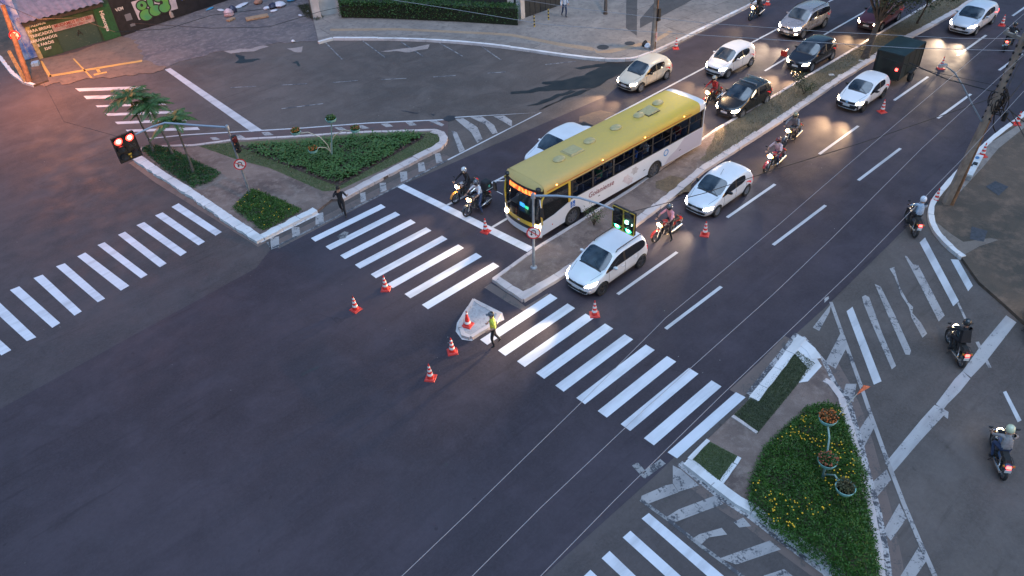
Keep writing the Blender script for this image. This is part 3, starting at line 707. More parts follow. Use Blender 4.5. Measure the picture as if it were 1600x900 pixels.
        if p.get('skirt'): patch('sill', [(-wb/2+wr_*1.3, zb+.0),(wb/2-wr_*1.3, zb+.0),(wb/2-wr_*1.3, zb+.11),(-wb/2+wr_*1.3, zb+.11)], ax, BLACKP, .014, 10, 2)
        b = MB(); mx = x0+cowl+.52; my = s_*(W+.10)
        b.lathe([(.0,-.075),(.075,-.06),(.11,0),(.10,.05),(0,.075)], 12, Matrix.Translation((mx, my, belt+.07)) @ Matrix.Diagonal((.7,1.0,.9,1)))
        b.box(mx-.03, mx+.03, min(my, s_*(W-.07)), max(my, s_*(W-.07)), belt-.01, belt+.045)
        b.build('mirror', mats[0] if not p.get('dark_mirror') else BLACKP, t, True)
        for wx in (-wb/2, wb/2): wheel(t, wx, s_*(W-.105), wr_, .20, -s_, p.get('rim', RIM), p.get('spokes', 5))
    # bonnet shut lines and wiper
    for sy in (-1, 1): patch('bonnet_gap', [(x0+.34, sy*W*.64),(x0+cowl-.08, sy*W*.80),(x0+cowl-.08, sy*W*.80+.012),(x0+.34, sy*W*.64+.012)], 'top', BLACKP, .003, 8, 1)
    b = MB()
    patch('cowl_panel', [(x0+cowl-.06, -W*.70),(x0+cowl-.0, -W*.70),(x0+cowl+.0, W*.70),(x0+cowl-.06, W*.70)], 'top', BLACKP, .004, 2, 8)
    for yy in (-.45, .18):
        hit = bvh.ray_cast(Vector((x0+cowl+.02, yy, 5)), Vector((0,0,-1)))[0]; h2 = bvh.ray_cast(Vector((x0+cowl+.20, yy+.42, 5)), Vector((0,0,-1)))[0]
        if hit and h2: b.tube([hit+Vector((0,0,.012)), h2+Vector((0,0,.015))], .009, 5)
    if b.v: b.build('wiper', BLACKP, t)
    if p.get('rails'):
        for s_ in (-1, 1):
            b = MB(); ys = s_*(W*tw-.07)
            b.tube([(x0+head+.15, ys, Hh-.04),(x0+head+.25, ys, Hh+.04),(x0+rend-.25, ys, Hh+.04),(x0+rend-.15, ys, Hh-.06)], .022, 6); b.build('roof_rail', BLACKP if p['rails'] == 1 else CHROME, t, True)
    if p.get('bars'):
        for xx in (x0+head+.42, x0+head+1.22):
            b = MB(); b.box(xx-.03, xx+.03, -W*.70, W*.70, Hh+.05, Hh+.08); b.box(xx-.03, xx+.03, -W*.68, -W*.64, Hh-.05, Hh+.06); b.box(xx-.03, xx+.03, W*.64, W*.68, Hh-.05, Hh+.06); b.build('roof_bar', RIM, t)
    if p.get('antenna'):
        b = MB(); b.tube([(x0+head+.2, 0, Hh), (x0+head+.42, 0, Hh+.22)], .008, 5); b.build('antenna', BLACKP, t)
    if p.get('bed'):
        b = MB(); xa, xb, z1 = x0+cp+.30, x0+L-.14, tail_top+.012
        b.box(xa, xb, -W*.84, W*.84, z1-.02, z1+.012); b.build('load_cover', BLACKP, t)
    if lights != 'off' and power > 0:
        for sy in (-1, 1):
            beam(t, (x0-.06, sy*W*.72, nz-.08), 26*power, (1,.62,.33) if lights == 'on' else (1,.74,.50), *((46, 1.2) if far else (60, 3.5)))
    return t
def beam(parent, loc, e, col, size=60, tilt=3.5, yaw=0):
    l = bpy.data.lights.new('headlight_beam', 'SPOT'); l.energy = e*16; l.color = col; l.spot_size = R(size); l.spot_blend = 1; l.shadow_soft_size = .06
    o_ = bpy.data.objects.new('headlight_beam', l); C.objects.link(o_); o_.parent = parent; o_.location = loc
    o_.rotation_euler = (R(90-tilt), 0, R(90+yaw))     # looks along -X, a little down
    return o_

HATCH = dict(L=3.92, W=1.66, H=1.47, wb=2.47, fo=.78, blueglass=1)
def P2(d, **k): r = dict(d); r.update(k); return r
def place(front, rear, wb):
    """centre of the wheelbase from the contact points of the two near wheels"""
    a, b = P(*front), P(*rear); mid = (a+b)/2; return mid
WHITE = ('white', (.70,.71,.74)); BLACK = ('black', (.012,.013,.015), .25)
def putcar(name, label, cat, fr, rr_, p, col, hd=0, **k):
    m = place(fr, rr_, p['wb']); rz = R(hd)
    # the contact points lie near the outer face of the left tyres
    c = m + Vector((-sin(rz), cos(rz), 0))*(p['W']/2 - .06)
    return car(name, label, cat, c.x, c.y, rz, p, col, **k)
putcar('hatchback', 'white compact crossover with roof rails and black sills stopping at the right-hand crosswalk', 'car', (938,461), (1003,416),
       P2(HATCH, L=4.0, W=1.72, H=1.60, wb=2.58, fo=.82, hood=1.0, belt=1.02, nose=.82, cowl=.98, head=1.72, b=2.2, c=3.08, rend=3.72, tail_top=1.06, rails=1, skirt=1, fog='off', zb=.24, wr=.325, rim=RIM_D, quarter=1, tl=(.70,.99,-.30,-.08), hl=[(.50,-.20),(.93,-.12),(.95,.03),(.60,-.07)]), WHITE, hd=1.0, lights='hi', power=2.2, far=1)
putcar('hatchback', 'plain white hatchback beside the median, behind the rider in the pink shirt', 'car', (1119,338), (1165,305), P2(HATCH, antenna=1, dark_mirror=1), WHITE, hd=1.0, lights='hi', power=.8)
putcar('hatchback', 'old boxy white three-door hatchback with black bumper, towing the dark green trailer', 'car', (1347,175), (1379,152),
       P2(HATCH, L=3.90, W=1.60, H=1.36, wb=2.36, fo=.72, hood=.86, belt=.88, nose=.72, cowl=1.12, head=1.78, b=2.28, c=3.0, rend=3.5, tail_top=.92, two_door=1, black_bumper=1, dark_mirror=1, dark_handles=1, hl=[(.60,-.17),(.95,-.17),(.95,-.03),(.60,-.03)], grille=(.56,-.16,-.05), rim=RIM_D), WHITE, hd=1.0, lights='on', power=1.0)
putcar('hatchback', 'white hatchback with large dark mouth grille, farthest up the right-hand carriageway', 'car', (1521,56), (1551,37),
       P2(HATCH, L=4.3, W=1.80, H=1.46, wb=2.60, fo=.86, hood=.93, belt=.96, nose=.76, cowl=1.12, head=2.0, b=2.45, c=3.3, rend=3.9, tail_top=1.0, hl=[(.52,-.13),(.90,-.13),(.95,.04),(.66,-.03)], grille=(.42,-.30,-.12), tail_on=1), ('silver_white', (.60,.62,.67)), hd=0, lights='hi', power=1.3)
putcar('hatchback', 'champagne beige hatchback rounding the kerb ahead of the wet streak', 'car', (1000,145), (1042,123), P2(HATCH, dark_mirror=1), ('beige', (.56,.50,.40)), hd=-1, lights='on', power=1.0)
putcar('hatchback', 'small rounded white city car behind the beige hatchback', 'car', (1137,122), (1172,104), P2(HATCH, L=3.6, W=1.64, H=1.52, wb=2.42, fo=.66, belt=.98, hood=.95, nose=.78, cowl=.84, head=1.55, b=1.98, c=2.8, rend=3.35, tail_top=1.0, skirt=1), ('white_warm', (.68,.66,.66)), hd=-1, lights='on', power=.7)
putcar('hatchback', 'black hatchback with two silver roof bars beside the median kerb', 'car', (1158,187), (1197,162), P2(HATCH, L=3.85, W=1.66, H=1.50, fo=.74, bars=1, rim=RIM, dark_mirror=1, wr=.31, fog='off'), BLACK, hd=0, lights='on', power=1.1)
putcar('hatchback', 'black hatchback with plain roof behind the fallen cone', 'car', (1266,111), (1300,95), P2(HATCH, rim=RIM, dark_mirror=1, wr=.30, L=3.85), ('black_blue', (.014,.016,.024), .25), hd=0, lights='on', power=1.2)
putcar('suv', 'silver off-road style wagon with roof rails and four lit front lamps', 'suv', (1250,62), (1290,42), P2(HATCH, L=4.32, W=1.80, H=1.66, wb=2.67, fo=.84, hood=1.08, belt=1.10, nose=.90, cowl=1.06, head=1.72, b=2.25, c=3.2, rend=4.02, tail_top=1.12, rails=1, quarter=1, zb=.27, wr=.34, fog='on', tw=.82, skirt=1), ('silver', (.40,.38,.40), .28, .5), hd=-1, lights='hi', power=1.6)
putcar('hatchback', 'maroon car seen through the tree trunk, amber headlights lit', 'car', (1374,49), (1403,33), P2(HATCH, L=4.1, H=1.44, wb=2.5, cowl=1.1, head=1.85, dark_mirror=1), ('maroon', (.10,.018,.026), .3), hd=1, lights='on', power=.6)
PK = P2(HATCH, L=4.95, W=1.84, H=1.68, wb=3.0, fo=.86, hood=1.06, belt=1.08, nose=.90, cowl=1.12, head=1.85, b=2.45, c=3.35, rend=3.75, deck=4.0, tail_top=1.08, bed=1, pickup=1, zb=.3, wr=.36, tw=.82, skirt=1, fog='off')
car('pickup_truck', 'white double-cab pickup half hidden behind the yellow-roofed bus', 'pickup truck', 25.70, 25.45, 0, PK, WHITE, lights='off', power=0)
# ---------------------------------------------------------------- people
SKIN = mat('skin', (.36,.20,.14), .55); SKIN_D = mat('skin_dark', (.20,.11,.075), .55); HAIR = mat('hair', (.012,.010,.010), .7)
SHOE = mat('shoe', (.02,.02,.022), .6)
def cloth(name, col): return mat('cloth_'+name, col, .85, var=.15, vscale=14, bump=.25, bscale=25)
JEANS = cloth('jeans', (.03,.05,.11)); DARKC = cloth('black', (.014,.014,.018)); WHITEC = cloth('white', (.62,.62,.66)); PINKC = cloth('pink', (.60,.27,.32))
YELC = cloth('hi_vis_yellow', (.55,.58,.08)); REDC = cloth('red', (.32,.02,.025)); GREYC = cloth('grey', (.20,.20,.22)); BLUEC = cloth('pale_blue', (.34,.42,.52)); GREENC = cloth('green', (.03,.22,.10)); BLUES = cloth('blue', (.04,.12,.42))
_fig = {}
def figure_mesh(key, J, bones, seg):
    """one continuous skinned surface; J joint -> (pos, radius); seg bone -> material slot"""
    if key in _fig: return _fig[key]
    names = list(J); me = bpy.data.meshes.new('fig'); me.from_pydata([J[n_][0] for n_ in names], [(names.index(a), names.index(b)) for a, b in bones], [])
    def sk(t):
        t.modifiers.new('k', 'SKIN')
        d = t.data.skin_vertices[0].data
        for i, n_ in enumerate(names):
            r = J[n_][1]; d[i].radius = r if isinstance(r, tuple) else (r, r); d[i].use_root = (n_ == 'pelvis')
        a = t.modifiers.new('s', 'SUBSURF'); a.levels = 2; a.render_levels = 2
    out = evaluated(me, [sk])
    segs = [(Vector(J[a][0]), Vector(J[b][0]), seg.get((a, b), 0)) for a, b in bones]
    idx = []
    for q in out.polygons:
        c = q.center; best = (9, 0)
        for a, b, s_ in segs:
            t_ = max(0, min(1, (c-a).dot(b-a)/max(1e-6, (b-a).length_squared))); dd = (c-(a+(b-a)*t_)).length
            if dd < best[0]: best = (dd, s_)
        idx.append(best[1])
    _fig[key] = (out, idx); return _fig[key]
BONES = [('pelvis','waist'),('waist','chest'),('chest','neck'),('neck','head'),('head','crown'),('chest','shL'),('shL','elL'),('elL','wrL'),('chest','shR'),('shR','elR'),('elR','wrR'),
 ('pelvis','hpL'),('hpL','knL'),('knL','anL'),('anL','toL'),('pelvis','hpR'),('hpR','knR'),('knR','anR'),('anR','toR')]
def joints(pel, waist, chest, neck, head, crown, sh, el, wr, hp, kn, an, to, g_=1.0):
    J = dict(pelvis=(pel,(.15*g_,.12)), waist=(waist,(.145*g_,.11)), chest=(chest,(.165*g_,.12)), neck=(neck,.058), head=(head,.098), crown=(crown,.085))
    for s_, k in (('L',0),('R',1)):
        J['sh'+s_] = (sh[k], .068); J['el'+s_] = (el[k], .048); J['wr'+s_] = (wr[k], .032)
        J['hp'+s_] = (hp[k], .095); J['kn'+s_] = (kn[k], .066); J['an'+s_] = (an[k], .045); J['to'+s_] = (to[k], .036)
    return J
def hand_mesh(curl=.9):
    b = MB(); b.box(-.012,.012,-.04,.04,-.09,0,0,None,.003,.006)
    for k, (yy, ln) in enumerate(((-.032,.062),(-.011,.075),(.011,.078),(.032,.070))):
        b.tube([(0,yy,-.085),(.004,yy,-.085-ln*.5),(.004+ln*.6*curl,yy,-.085-ln*.75),(.004+ln*.9*curl,yy,-.085-ln*.55)], [.0095,.009,.008,.006], 6)
    b.tube([(.004,.036,-.03),(.02,.060,-.055),(.035,.066,-.082)], [.012,.010,.007], 6)
    return b
def person(name_label, group, key, J, clothes, loc, rz=0, sleeve='long', extras=(), skin=SKIN, hair='hair'):
    """clothes = (top, trousers, shoes)"""
    top, bot, shoe = clothes
    seg = {('neck','head'):1, ('head','crown'):1, ('hpL','knL'):2, ('hpR','knR'):2, ('knL','anL'):2, ('knR','anR'):2, ('pelvis','hpL'):2, ('pelvis','hpR'):2, ('anL','toL'):3, ('anR','toR'):3}
    if sleeve == 'short': seg[('elL','wrL')] = 1; seg[('elR','wrR')] = 1
    me, idx = figure_mesh(key+sleeve, J, BONES, seg)
    me = me.copy(); me.name = 'person'
    me.materials.clear()
    for m_ in (top, skin, bot, shoe): me.materials.append(m_)
    me.polygons.foreach_set('material_index', idx); me.polygons.foreach_set('use_smooth', [True]*len(me.polygons))
    o_ = link('person', me); o_.location = loc; o_.rotation_euler = (0,0,rz); tag(o_, name_label, 'person', group)
    hd = Vector(J['head'][0]); cr = Vector(J['crown'][0]); up = (cr-hd).normalized()
    M = Matrix.Translation(hd + up*.05) @ Vector((0,0,1)).rotation_difference(up).to_matrix().to_4x4()
    if hair == 'hair':
        b = MB(); b.lathe([(.0,.125),(.06,.112),(.095,.07),(.108,.01),(.10,-.04)], 14, M @ Matrix.Translation((.018,0,.01))); b.build('hair', HAIR, o_, True)
    b = MB(); b.lathe([(.0,-.012),(.010,-.006),(.010,.006),(.0,.012)], 8, M @ Matrix.Translation((-.095,.033,.0))); b.lathe([(.0,-.012),(.010,-.006),(.010,.006),(.0,.012)], 8, M @ Matrix.Translation((-.095,-.033,.0))); b.build('eyes', HAIR, o_, True)
    b = MB(); b.box(-.122,-.09,-.012,.012,-.045,.0,0,M,.004,.003); b.build('nose', skin, o_)
    b = MB(); b.box(-.101,-.09,-.022,.022,-.070,-.060,0,M); b.build('mouth', mat('lips',(.25,.09,.08),.5), o_)
    for s_ in (1,-1):
        b = MB(); b.lathe([(.0,-.03),(.014,-.015),(.018,.01),(.0,.03)], 8, M @ Matrix.Translation((.0,.098*s_,-.01))); b.build('ear', skin, o_, True)
    for s_ in ('L','R'):
        el, wr = Vector(J['el'+s_][0]), Vector(J['wr'+s_][0]); d = (wr-el).normalized()
        Mh = Matrix.Translation(wr + d*.005) @ Vector((0,0,-1)).rotation_difference(d).to_matrix().to_4x4()
        if s_ == 'R': Mh = Mh @ Matrix.Diagonal((-1,1,1,1)) 
        hb = hand_mesh(); hb.v = [tuple(Mh @ Vector(v_)) for v_ in hb.v]
        hb.build('hand', skin, o_, True)
    for e_ in extras: e_(o_, J, M)
    return o_
def helmet(col, visor=True, nm='helmet'):
    def f(o_, J, M):
        b = MB(); b.lathe([(.0,.165),(.07,.15),(.118,.10),(.138,.03),(.135,-.04),(.115,-.085),(.10,-.09)], 18, M @ Matrix.Translation((.008,0,.0)) @ Matrix.Diagonal((1.08,1,1,1)))
        h_ = b.build(nm, mat('helmet_'+nm+str(col), col, .2, coat=.7), o_, True)
        b = MB(); 
        vs = []; fs = []
        for iv in range(4):
            for iu in range(9):
                a = R(-62 + 124*iu/8); z_ = -.035 + .075*iv/3; rr_ = .149 - .004*abs(iv-1)
                vs.append(M @ Vector((.008 - rr_*1.07*cos(a), rr_*sin(a), z_)))
        for iv in range(3):
            for iu in range(8): q = iv*9+iu; fs.append((q,q+1,q+10,q+9))
        b.add(vs, fs); b.build('visor', GLASS, h_, True)
    return f
def backpack(col, sz=(.12,.32,.42)):
    def f(o_, J, M):
        c = Vector(J['chest'][0]); w_ = Vector(J['waist'][0]); up = (c-w_).normalized()
        X = Matrix.Translation(c + Vector((.14,0,-.1))) @ Vector((0,0,1)).rotation_difference(up).to_matrix().to_4x4()
        b = MB(); b.box(0, sz[0], -sz[1]/2, sz[1]/2, -sz[2]/2, sz[2]/2, 0, X, .02, .03); b.build('backpack', cloth('pack'+str(col), col), o_)
    return f
def sash(col):
    def f(o_, J, M):
        c = Vector(J['chest'][0])
        b = MB(); b.lathe([(.185,-.03),(.185,.03)], 16, Matrix.Translation(c-Vector((0,0,.08))) @ Matrix.Diagonal((.80,1.08,1,1))); b.build('reflective_band', mat('reflective', (.6,.6,.6), .3), o_, True)
    return f
RIDE = joints((.26,0,.88),(.20,0,1.04),(.12,0,1.26),(.06,0,1.44),(.03,0,1.55),(.01,0,1.63), [(.10,-.19,1.36),(.10,.19,1.36)], [(-.12,-.34,1.14),(-.12,.34,1.14)], [(-.34,-.31,1.04),(-.34,.31,1.04)],
  [(.20,-.10,.86),(.20,.10,.86)], [(-.16,-.22,.78),(-.16,.22,.78)], [(.06,-.22,.36),(.06,.22,.36)], [(-.10,-.22,.30),(-.10,.22,.30)])
RIDE_FOOT = joints((.26,0,.88),(.21,0,1.04),(.15,0,1.27),(.09,0,1.45),(.06,0,1.56),(.04,0,1.64), [(.12,-.19,1.37),(.12,.19,1.37)], [(-.10,-.33,1.14),(-.12,.34,1.14)], [(-.34,-.31,1.04),(-.34,.31,1.04)],
  [(.20,-.11,.86),(.20,.10,.86)], [(-.10,-.30,.50),(-.16,.22,.78)], [(-.02,-.40,.09),(.06,.22,.36)], [(-.17,-.43,.04),(-.10,.22,.30)])

# ---------------------------------------------------------------- motorcycles
def moto(label, x, y, rz, tank=(.35,.02,.02), group='motorcycles on the avenue', light='front', steer=0, box=False, tilt=0, lit=LAMP_ON, power=1, fender=None):
    t = thing('motorcycle', label, 'motorcycle', (x, y, 0), rz, group); t.rotation_euler = (tilt, 0, rz)
    tm = paint('moto'+str(tank), tank, .25); r = .30
    def mwheel(xx, nm='wheel'):
        M = Matrix.Translation((xx, 0, r)) @ Matrix.Rotation(pi/2, 4, 'X')
        b = MB(); b.lathe([(r*.78,-.045),(r*.93,-.05),(r,-.02),(r,.02),(r*.93,.05),(r*.78,.045)], 26, M, close=True); w_ = b.build(nm, RUB, t, True)
        b = MB(); b.lathe([(r*.79,-.03),(r*.79,.03),(r*.73,.03),(r*.73,-.03)], 26, M, close=True); b.lathe([(.05,-.06),(.05,.06),(.0,.06)], 10, M)
        for k in range(6): a = 2*pi*k/6; b.box(.03, r*.75, -.012,.012,-.012,.012, 0, M @ Matrix.Rotation(a,4,'Z'))
        b.build('rim', RIM_D, w_, True)
    mwheel(-.66); mwheel(.64)
    for s_ in (-1,1):
        b = MB(); b.tube([(-.66,.075*s_,r),(-.50,.085*s_,.70),(-.40,.085*s_,.96)], [.026,.024,.022], 8); b.build('fork', CHROME, t, True)
        b = MB(); b.tube([(.64,.09*s_,r),(.05,.09*s_,.34)], .022, 6); b.build('swingarm', BLACKP, t)
        b = MB(); b.tube([(.50,.12*s_,.40),(.42,.12*s_,.76)], [.03,.022], 8); b.build('shock_absorber', CHROME, t, True)
        b = MB(); b.tube([(-.36,.25*s_,1.06),(-.33,.32*s_,1.13),(-.33,.36*s_,1.20)], .008, 5); b.lathe([(.0,-.045),(.055,-.03),(.06,.03),(.0,.045)], 10, Matrix.Translation((-.33,.38*s_,1.24)) @ Matrix.Diagonal((.4,1.2,.8,1))); b.build('mirror', BLACKP, t, True)
        b = MB(); b.box(-.52,-.46, .13*s_-.03,.13*s_+.03,.84,.89); b.build('turn_signal', AMBER if light=='front' else mat('signal_off',(.5,.2,.03),.3), t)
        b = MB(); b.box(.78,.83, .14*s_-.03,.14*s_+.03,.72,.77); b.build('turn_signal', mat('signal_off',(.5,.2,.03),.3), t)
        b = MB(); b.box(-.02,.08, min(.12*s_,.30*s_), max(.12*s_,.30*s_), .285,.31); b.build('footrest', BLACKP, t)
    b = MB(); b.tube([(-.33,-.36,1.05),(-.36,-.22,1.07),(-.40,-.06,1.0),(-.40,.06,1.0),(-.36,.22,1.07),(-.33,.36,1.05)], .014, 7); hb_ = b.build('handlebar', BLACKP, t, True)
    for s_ in (-1,1): b = MB(); b.tube([(-.345,.26*s_,1.06),(-.33,.38*s_,1.05)], .021, 8); b.build('grip', RUB, hb_, True)
    b = MB(); b.lathe([(.02,.0),(.085,.04),(.095,.09),(.09,.12),(.0,.125)], 16, Matrix.Translation((-.42,0,.90)) @ Matrix.Rotation(-pi/2,4,'Y')); hh_ = b.build('headlight', BLACKP, t, True)
    b = MB(); b.lathe([(.0,.158),(.06,.152),(.098,.132),(.100,.115)], 16, Matrix.Translation((-.42,0,.90)) @ Matrix.Rotation(-pi/2,4,'Y')); b.build('lens', lit if light else LAMP_OFF, hh_, True)
    b = MB(); b.box(-.45,-.34,-.09,.09,.96,1.05,0,None,.02,.02); b.build('instrument_panel', BLACKP, t)
    fm = paint('moto'+str(fender), fender, .3) if fender else tm
    for cx, nm in ((-.66,'front_fender'),(.64,'rear_fender')):
        b = MB(); vs=[]; fs=[]
        a0, a1 = ((-35,75) if cx < 0 else (20,150))
        for k in range(9):
            a = R(a0+(a1-a0)*k/8); 
            for yy, dr in ((-.07,-.012),(0,.012),(.07,-.012)): vs.append((cx + (.345+dr)*sin(a)*(1 if cx>0 else -1)*(-1 if cx>0 else 1)*(1), yy, r+(.345+dr)*cos(a)))
        for k in range(8):
            for q in range(2): fs.append((k*3+q,k*3+q+1,k*3+q+4,k*3+q+3))
        b.add(vs, fs); b.build(nm, fm if cx < 0 else BLACKP, t, True)
    # tank: lofted teardrop
    b = MB(); ring=[]
    prof = [(-.36,.05,.05,.90),(-.30,.11,.10,.90),(-.16,.145,.13,.89),(.0,.12,.105,.86),(.10,.075,.06,.84)]
    b.v = []; N = 12
    for xx, wy, hz, zc in prof:
        for k in range(N): a = 2*pi*k/N; b.v.append((xx, wy*cos(a), zc+hz*sin(a)))
    for i in range(len(prof)-1):
        for k in range(N): b.f.append((i*N+k, i*N+(k+1)%N, (i+1)*N+(k+1)%N, (i+1)*N+k)); b.m.append(0)
    b.f.append(tuple(range(N))); b.f.append(tuple((len(prof)-1)*N+k for k in range(N))); b.m += [0,0]
    b.build('fuel_tank', tm, t, True)
    b = MB(); b.box(.02,.72,-.13,.13,.74,.84,0,None,.06,.04); b.build('seat', mat('moto_seat',(.015,.015,.016),.7), t)
    b = MB(); b.box(.46,.84,-.09,.09,.66,.76,0,None,.05,.02); b.build('tail_cowl', tm, t)
    for s_ in (-1,1): b = MB(); b.box(.12,.46,.11*s_-.02,.11*s_+.02,.56,.74,0,None,.05,.006); b.build('side_cover', tm, t)
    b = MB(); b.box(-.28,.16,-.11,.11,.30,.56,0,None,.03,.02); b.lathe([(.07,-.16),(.075,.16)],12,Matrix.Translation((-.02,0,.42)) @ Matrix.Rotation(pi/2,4,'X')); b.box(-.24,-.06,-.08,.08,.55,.78); b.build('engine', mat('engine_metal',(.13,.13,.135),.4,metal=.7), t)
    b = MB(); b.tube([(-.40,0,.92),(-.30,0,.70),(-.28,0,.40),(.10,0,.28),(.20,0,.50),(.30,0,.72)], .025, 7); b.build('frame', BLACKP, t, True)
    b = MB(); b.tube([(-.24,-.10,.55),(-.32,-.12,.35),(-.1,-.14,.25),(.3,-.16,.30),(.80,-.17,.44)], [.022,.022,.024,.045,.05], 9); b.build('exhaust', CHROME, t, True)
    b = MB(); b.box(.82,.87,-.07,.07,.68,.77,0,None,.005,.01); b.build('tail_light', TAIL_ON if light=='rear' else TAIL, t)
    b = MB(); b.box(.86,.875,-.09,.09,.50,.63); b.build('number_plate', PLATE, t)
    b = MB()
    for s_ in (-.1,.1): b.tube([(.48,s_,.84),(.60,s_,.90),(.86,s_,.90)], .011, 5)
    b.tube([(.86,-.1,.90),(.86,.1,.90)], .011, 5); b.build('rack', BLACKP, t)
    b = MB(); b.tube([(.05,-.10,.30),(.0,-.26,.03)], .011, 5); b.build('kickstand', BLACKP, t)
    if light == 'front' and power:
        l_ = beam(t, (-.68,0,.92), 10*power, (1,.68,.40) if lit is LAMP_ON else (.95,.97,1))
    return t
def rider(label, m, J, key, clothes, extras, sleeve='long', skin=SKIN, group='motorcycle riders'):
    o_ = person(label, group, key, J, clothes, m.location.copy(), m.rotation_euler.z, sleeve, extras, skin, hair=None)
    o_.rotation_euler = m.rotation_euler.copy(); return o_
def bike_at(front, rear):
    """centre and heading from the contact points of the two wheels"""
    a, b = P(*front), P(*rear); d = b-a; return (a.x+b.x)/2, (a.y+b.y)/2, math.atan2(d.y, d.x)

x,y,a = bike_at((708,320),(748,298))
m = moto('motorcycle with orange fender waiting at the stop line, its rider in a silver helmet', x,y,a, (.35,.32,.33), fender=(.6,.22,.02))
rider('rider in dark jacket and silver helmet, left of two riders at the stop line', m, RIDE_FOOT, 'ridefoot', (DARKC, DARKC, SHOE), [helmet((.55,.55,.56))])
x,y,a = bike_at((731,338),(762,321))
m = moto('motorcycle waiting at the stop line under a rider with a big black delivery box', x,y,a, (.05,.05,.055))
box_rider = rider('courier in white shirt and dark helmet waiting at the stop line', m, RIDE_FOOT, 'ridefoot', (WHITEC, JEANS, SHOE), [helmet((.10,.10,.12)), ], sleeve='short')
def delivery_box(parent, x,y,a):
    t = thing('delivery_box', 'large rounded black delivery bag with pale piping behind the courier in white', 'delivery bag', (x,y,0), a)
    b = MB(); b.box(.44,.92,-.26,.26,.94,1.46,0,None,.04,.05); o_ = b.build('bag', cloth('bag',(.016,.02,.025)), t)
    mo = o_.modifiers.new('bev','BEVEL'); mo.width = .08; mo.segments = 4
    b = MB(); b.tube([(.46,-.265,1.08),(.90,-.265,1.08),(.925,.0,1.08),(.90,.265,1.08),(.46,.265,1.08)], .014, 6); b.build('piping', mat('piping',(.5,.52,.5),.6), t)
    b = MB(); b.box(.60,.70,-.272,-.262,1.20,1.32); b.build('badge', mat('bag_badge',(.1,.5,.35),.5), t)
delivery_box(m, x,y,a)
x,y,a = bike_at((1100,168),(1122,156))
m = moto('red motorcycle between the rear of the bus and the black car with roof bars', x,y,a, (.30,.03,.02), power=.5)
rider('rider in a red top and open grey jacket behind the bus', m, RIDE, 'ride', (REDC, DARKC, SHOE), [helmet((.30,.28,.24)), backpack((.02,.02,.025))])
x,y,a = bike_at((1168,34),(1192,22))
m = moto('dark motorcycle with lit headlamp by the top pavement kerb', x,y,a, (.03,.03,.035), power=1)
rider('rider all in black at the top edge by the pavement kerb', m, RIDE, 'ride', (DARKC, DARKC, SHOE), [helmet((.03,.03,.03))])
x,y,a = bike_at((1222,231),(1247,213))
m = moto('dark motorcycle with warm headlamp beside the dry grass of the median', x,y,a, (.04,.04,.05), power=1.0)
rider('rider in grey sleeves with black backpack and patterned helmet beside the dry grass', m, RIDE, 'ride', (GREYC, DARKC, SHOE), [helmet((.25,.22,.12)), backpack((.015,.015,.018))])
x,y,a = bike_at((1193,272),(1222,252))
m = moto('red motorcycle with white headlamp ridden by a person in a pale pink top', x,y,a, (.38,.03,.03), lit=mat('headlight_cold',(.8,.8,.8),.3,emit=(.85,.95,1),estr=22), power=.8)
rider('rider in pale pink top and jeans without backpack, red motorcycle with a white headlamp', m, RIDE, 'ride', (cloth('pale_pink',(.56,.42,.46)), JEANS, mat('white_shoe',(.6,.6,.6),.6)), [helmet((.16,.03,.03))], sleeve='short')
x,y,a = bike_at((1024,378),(1057,361))
m = moto('red motorcycle with bright warm headlamp between the two white cars', x,y,a, (.42,.03,.02), power=1.3)
rider('rider in bright pink shirt and dark helmet between the two white cars', m, RIDE_FOOT, 'ridefoot', (PINKC, DARKC, SHOE), [helmet((.06,.07,.09))], sleeve='short')
# going away from us
x,y,a = bike_at((1418,342),(1424,372))
m = moto('motorcycle seen from behind passing the cone at the right-hand pavement', x,y,a+R(8), (.10,.10,.11), group='motorcycles turning at the right', light='rear', tilt=R(-6))
rider('rider in pale blue shirt and white helmet leaning past the right-hand pavement', m, RIDE, 'ride', (BLUEC, DARKC, SHOE), [helmet((.62,.66,.74))], sleeve='short')
x,y,a = bike_at((1480,534),(1499,572))
m = moto('black motorcycle with lit red tail lamp crossing the worn stop line', x,y,a, (.012,.012,.014), group='motorcycles turning at the right', light='rear')
rider('rider dressed entirely in black at the worn stop line, dark helmet', m, RIDE, 'ride', (DARKC, DARKC, SHOE), [helmet((.02,.02,.022)), backpack((.012,.012,.014), (.10,.34,.46))])
x,y,a = bike_at((1550,697),(1564,745))
m = moto('blue and grey motorcycle near the lower right edge, seen from behind', x,y,a, (.10,.16,.28), group='motorcycles turning at the right', light='rear', tilt=R(4))
rider('rider in grey shirt with pale yellow helmet near the lower right edge', m, RIDE, 'ride', (cloth('beige_grey',(.28,.26,.26)), JEANS, SHOE), [helmet((.55,.58,.40))], sleeve='short')
x,y,a = bike_at((1583,62),(1562,90))
m = moto('motorcycle with glowing red tail lamp riding away at the top right', x,y,a, (.03,.03,.04), group='motorcycles turning at the right', light='rear')
rider('dark-clothed rider heading away at the top right behind the overhead cables', m, RIDE, 'ride', (DARKC, DARKC, SHOE), [helmet((.02,.02,.02))])
x,y,a = bike_at((1603,500),(1612,540))
m = moto('motorcycle just entering at the right edge level with the stop line', x,y,a, (.012,.012,.014), group='motorcycles turning at the right', light='rear')
x,y,a = bike_at((1570,2),(1590,-10))
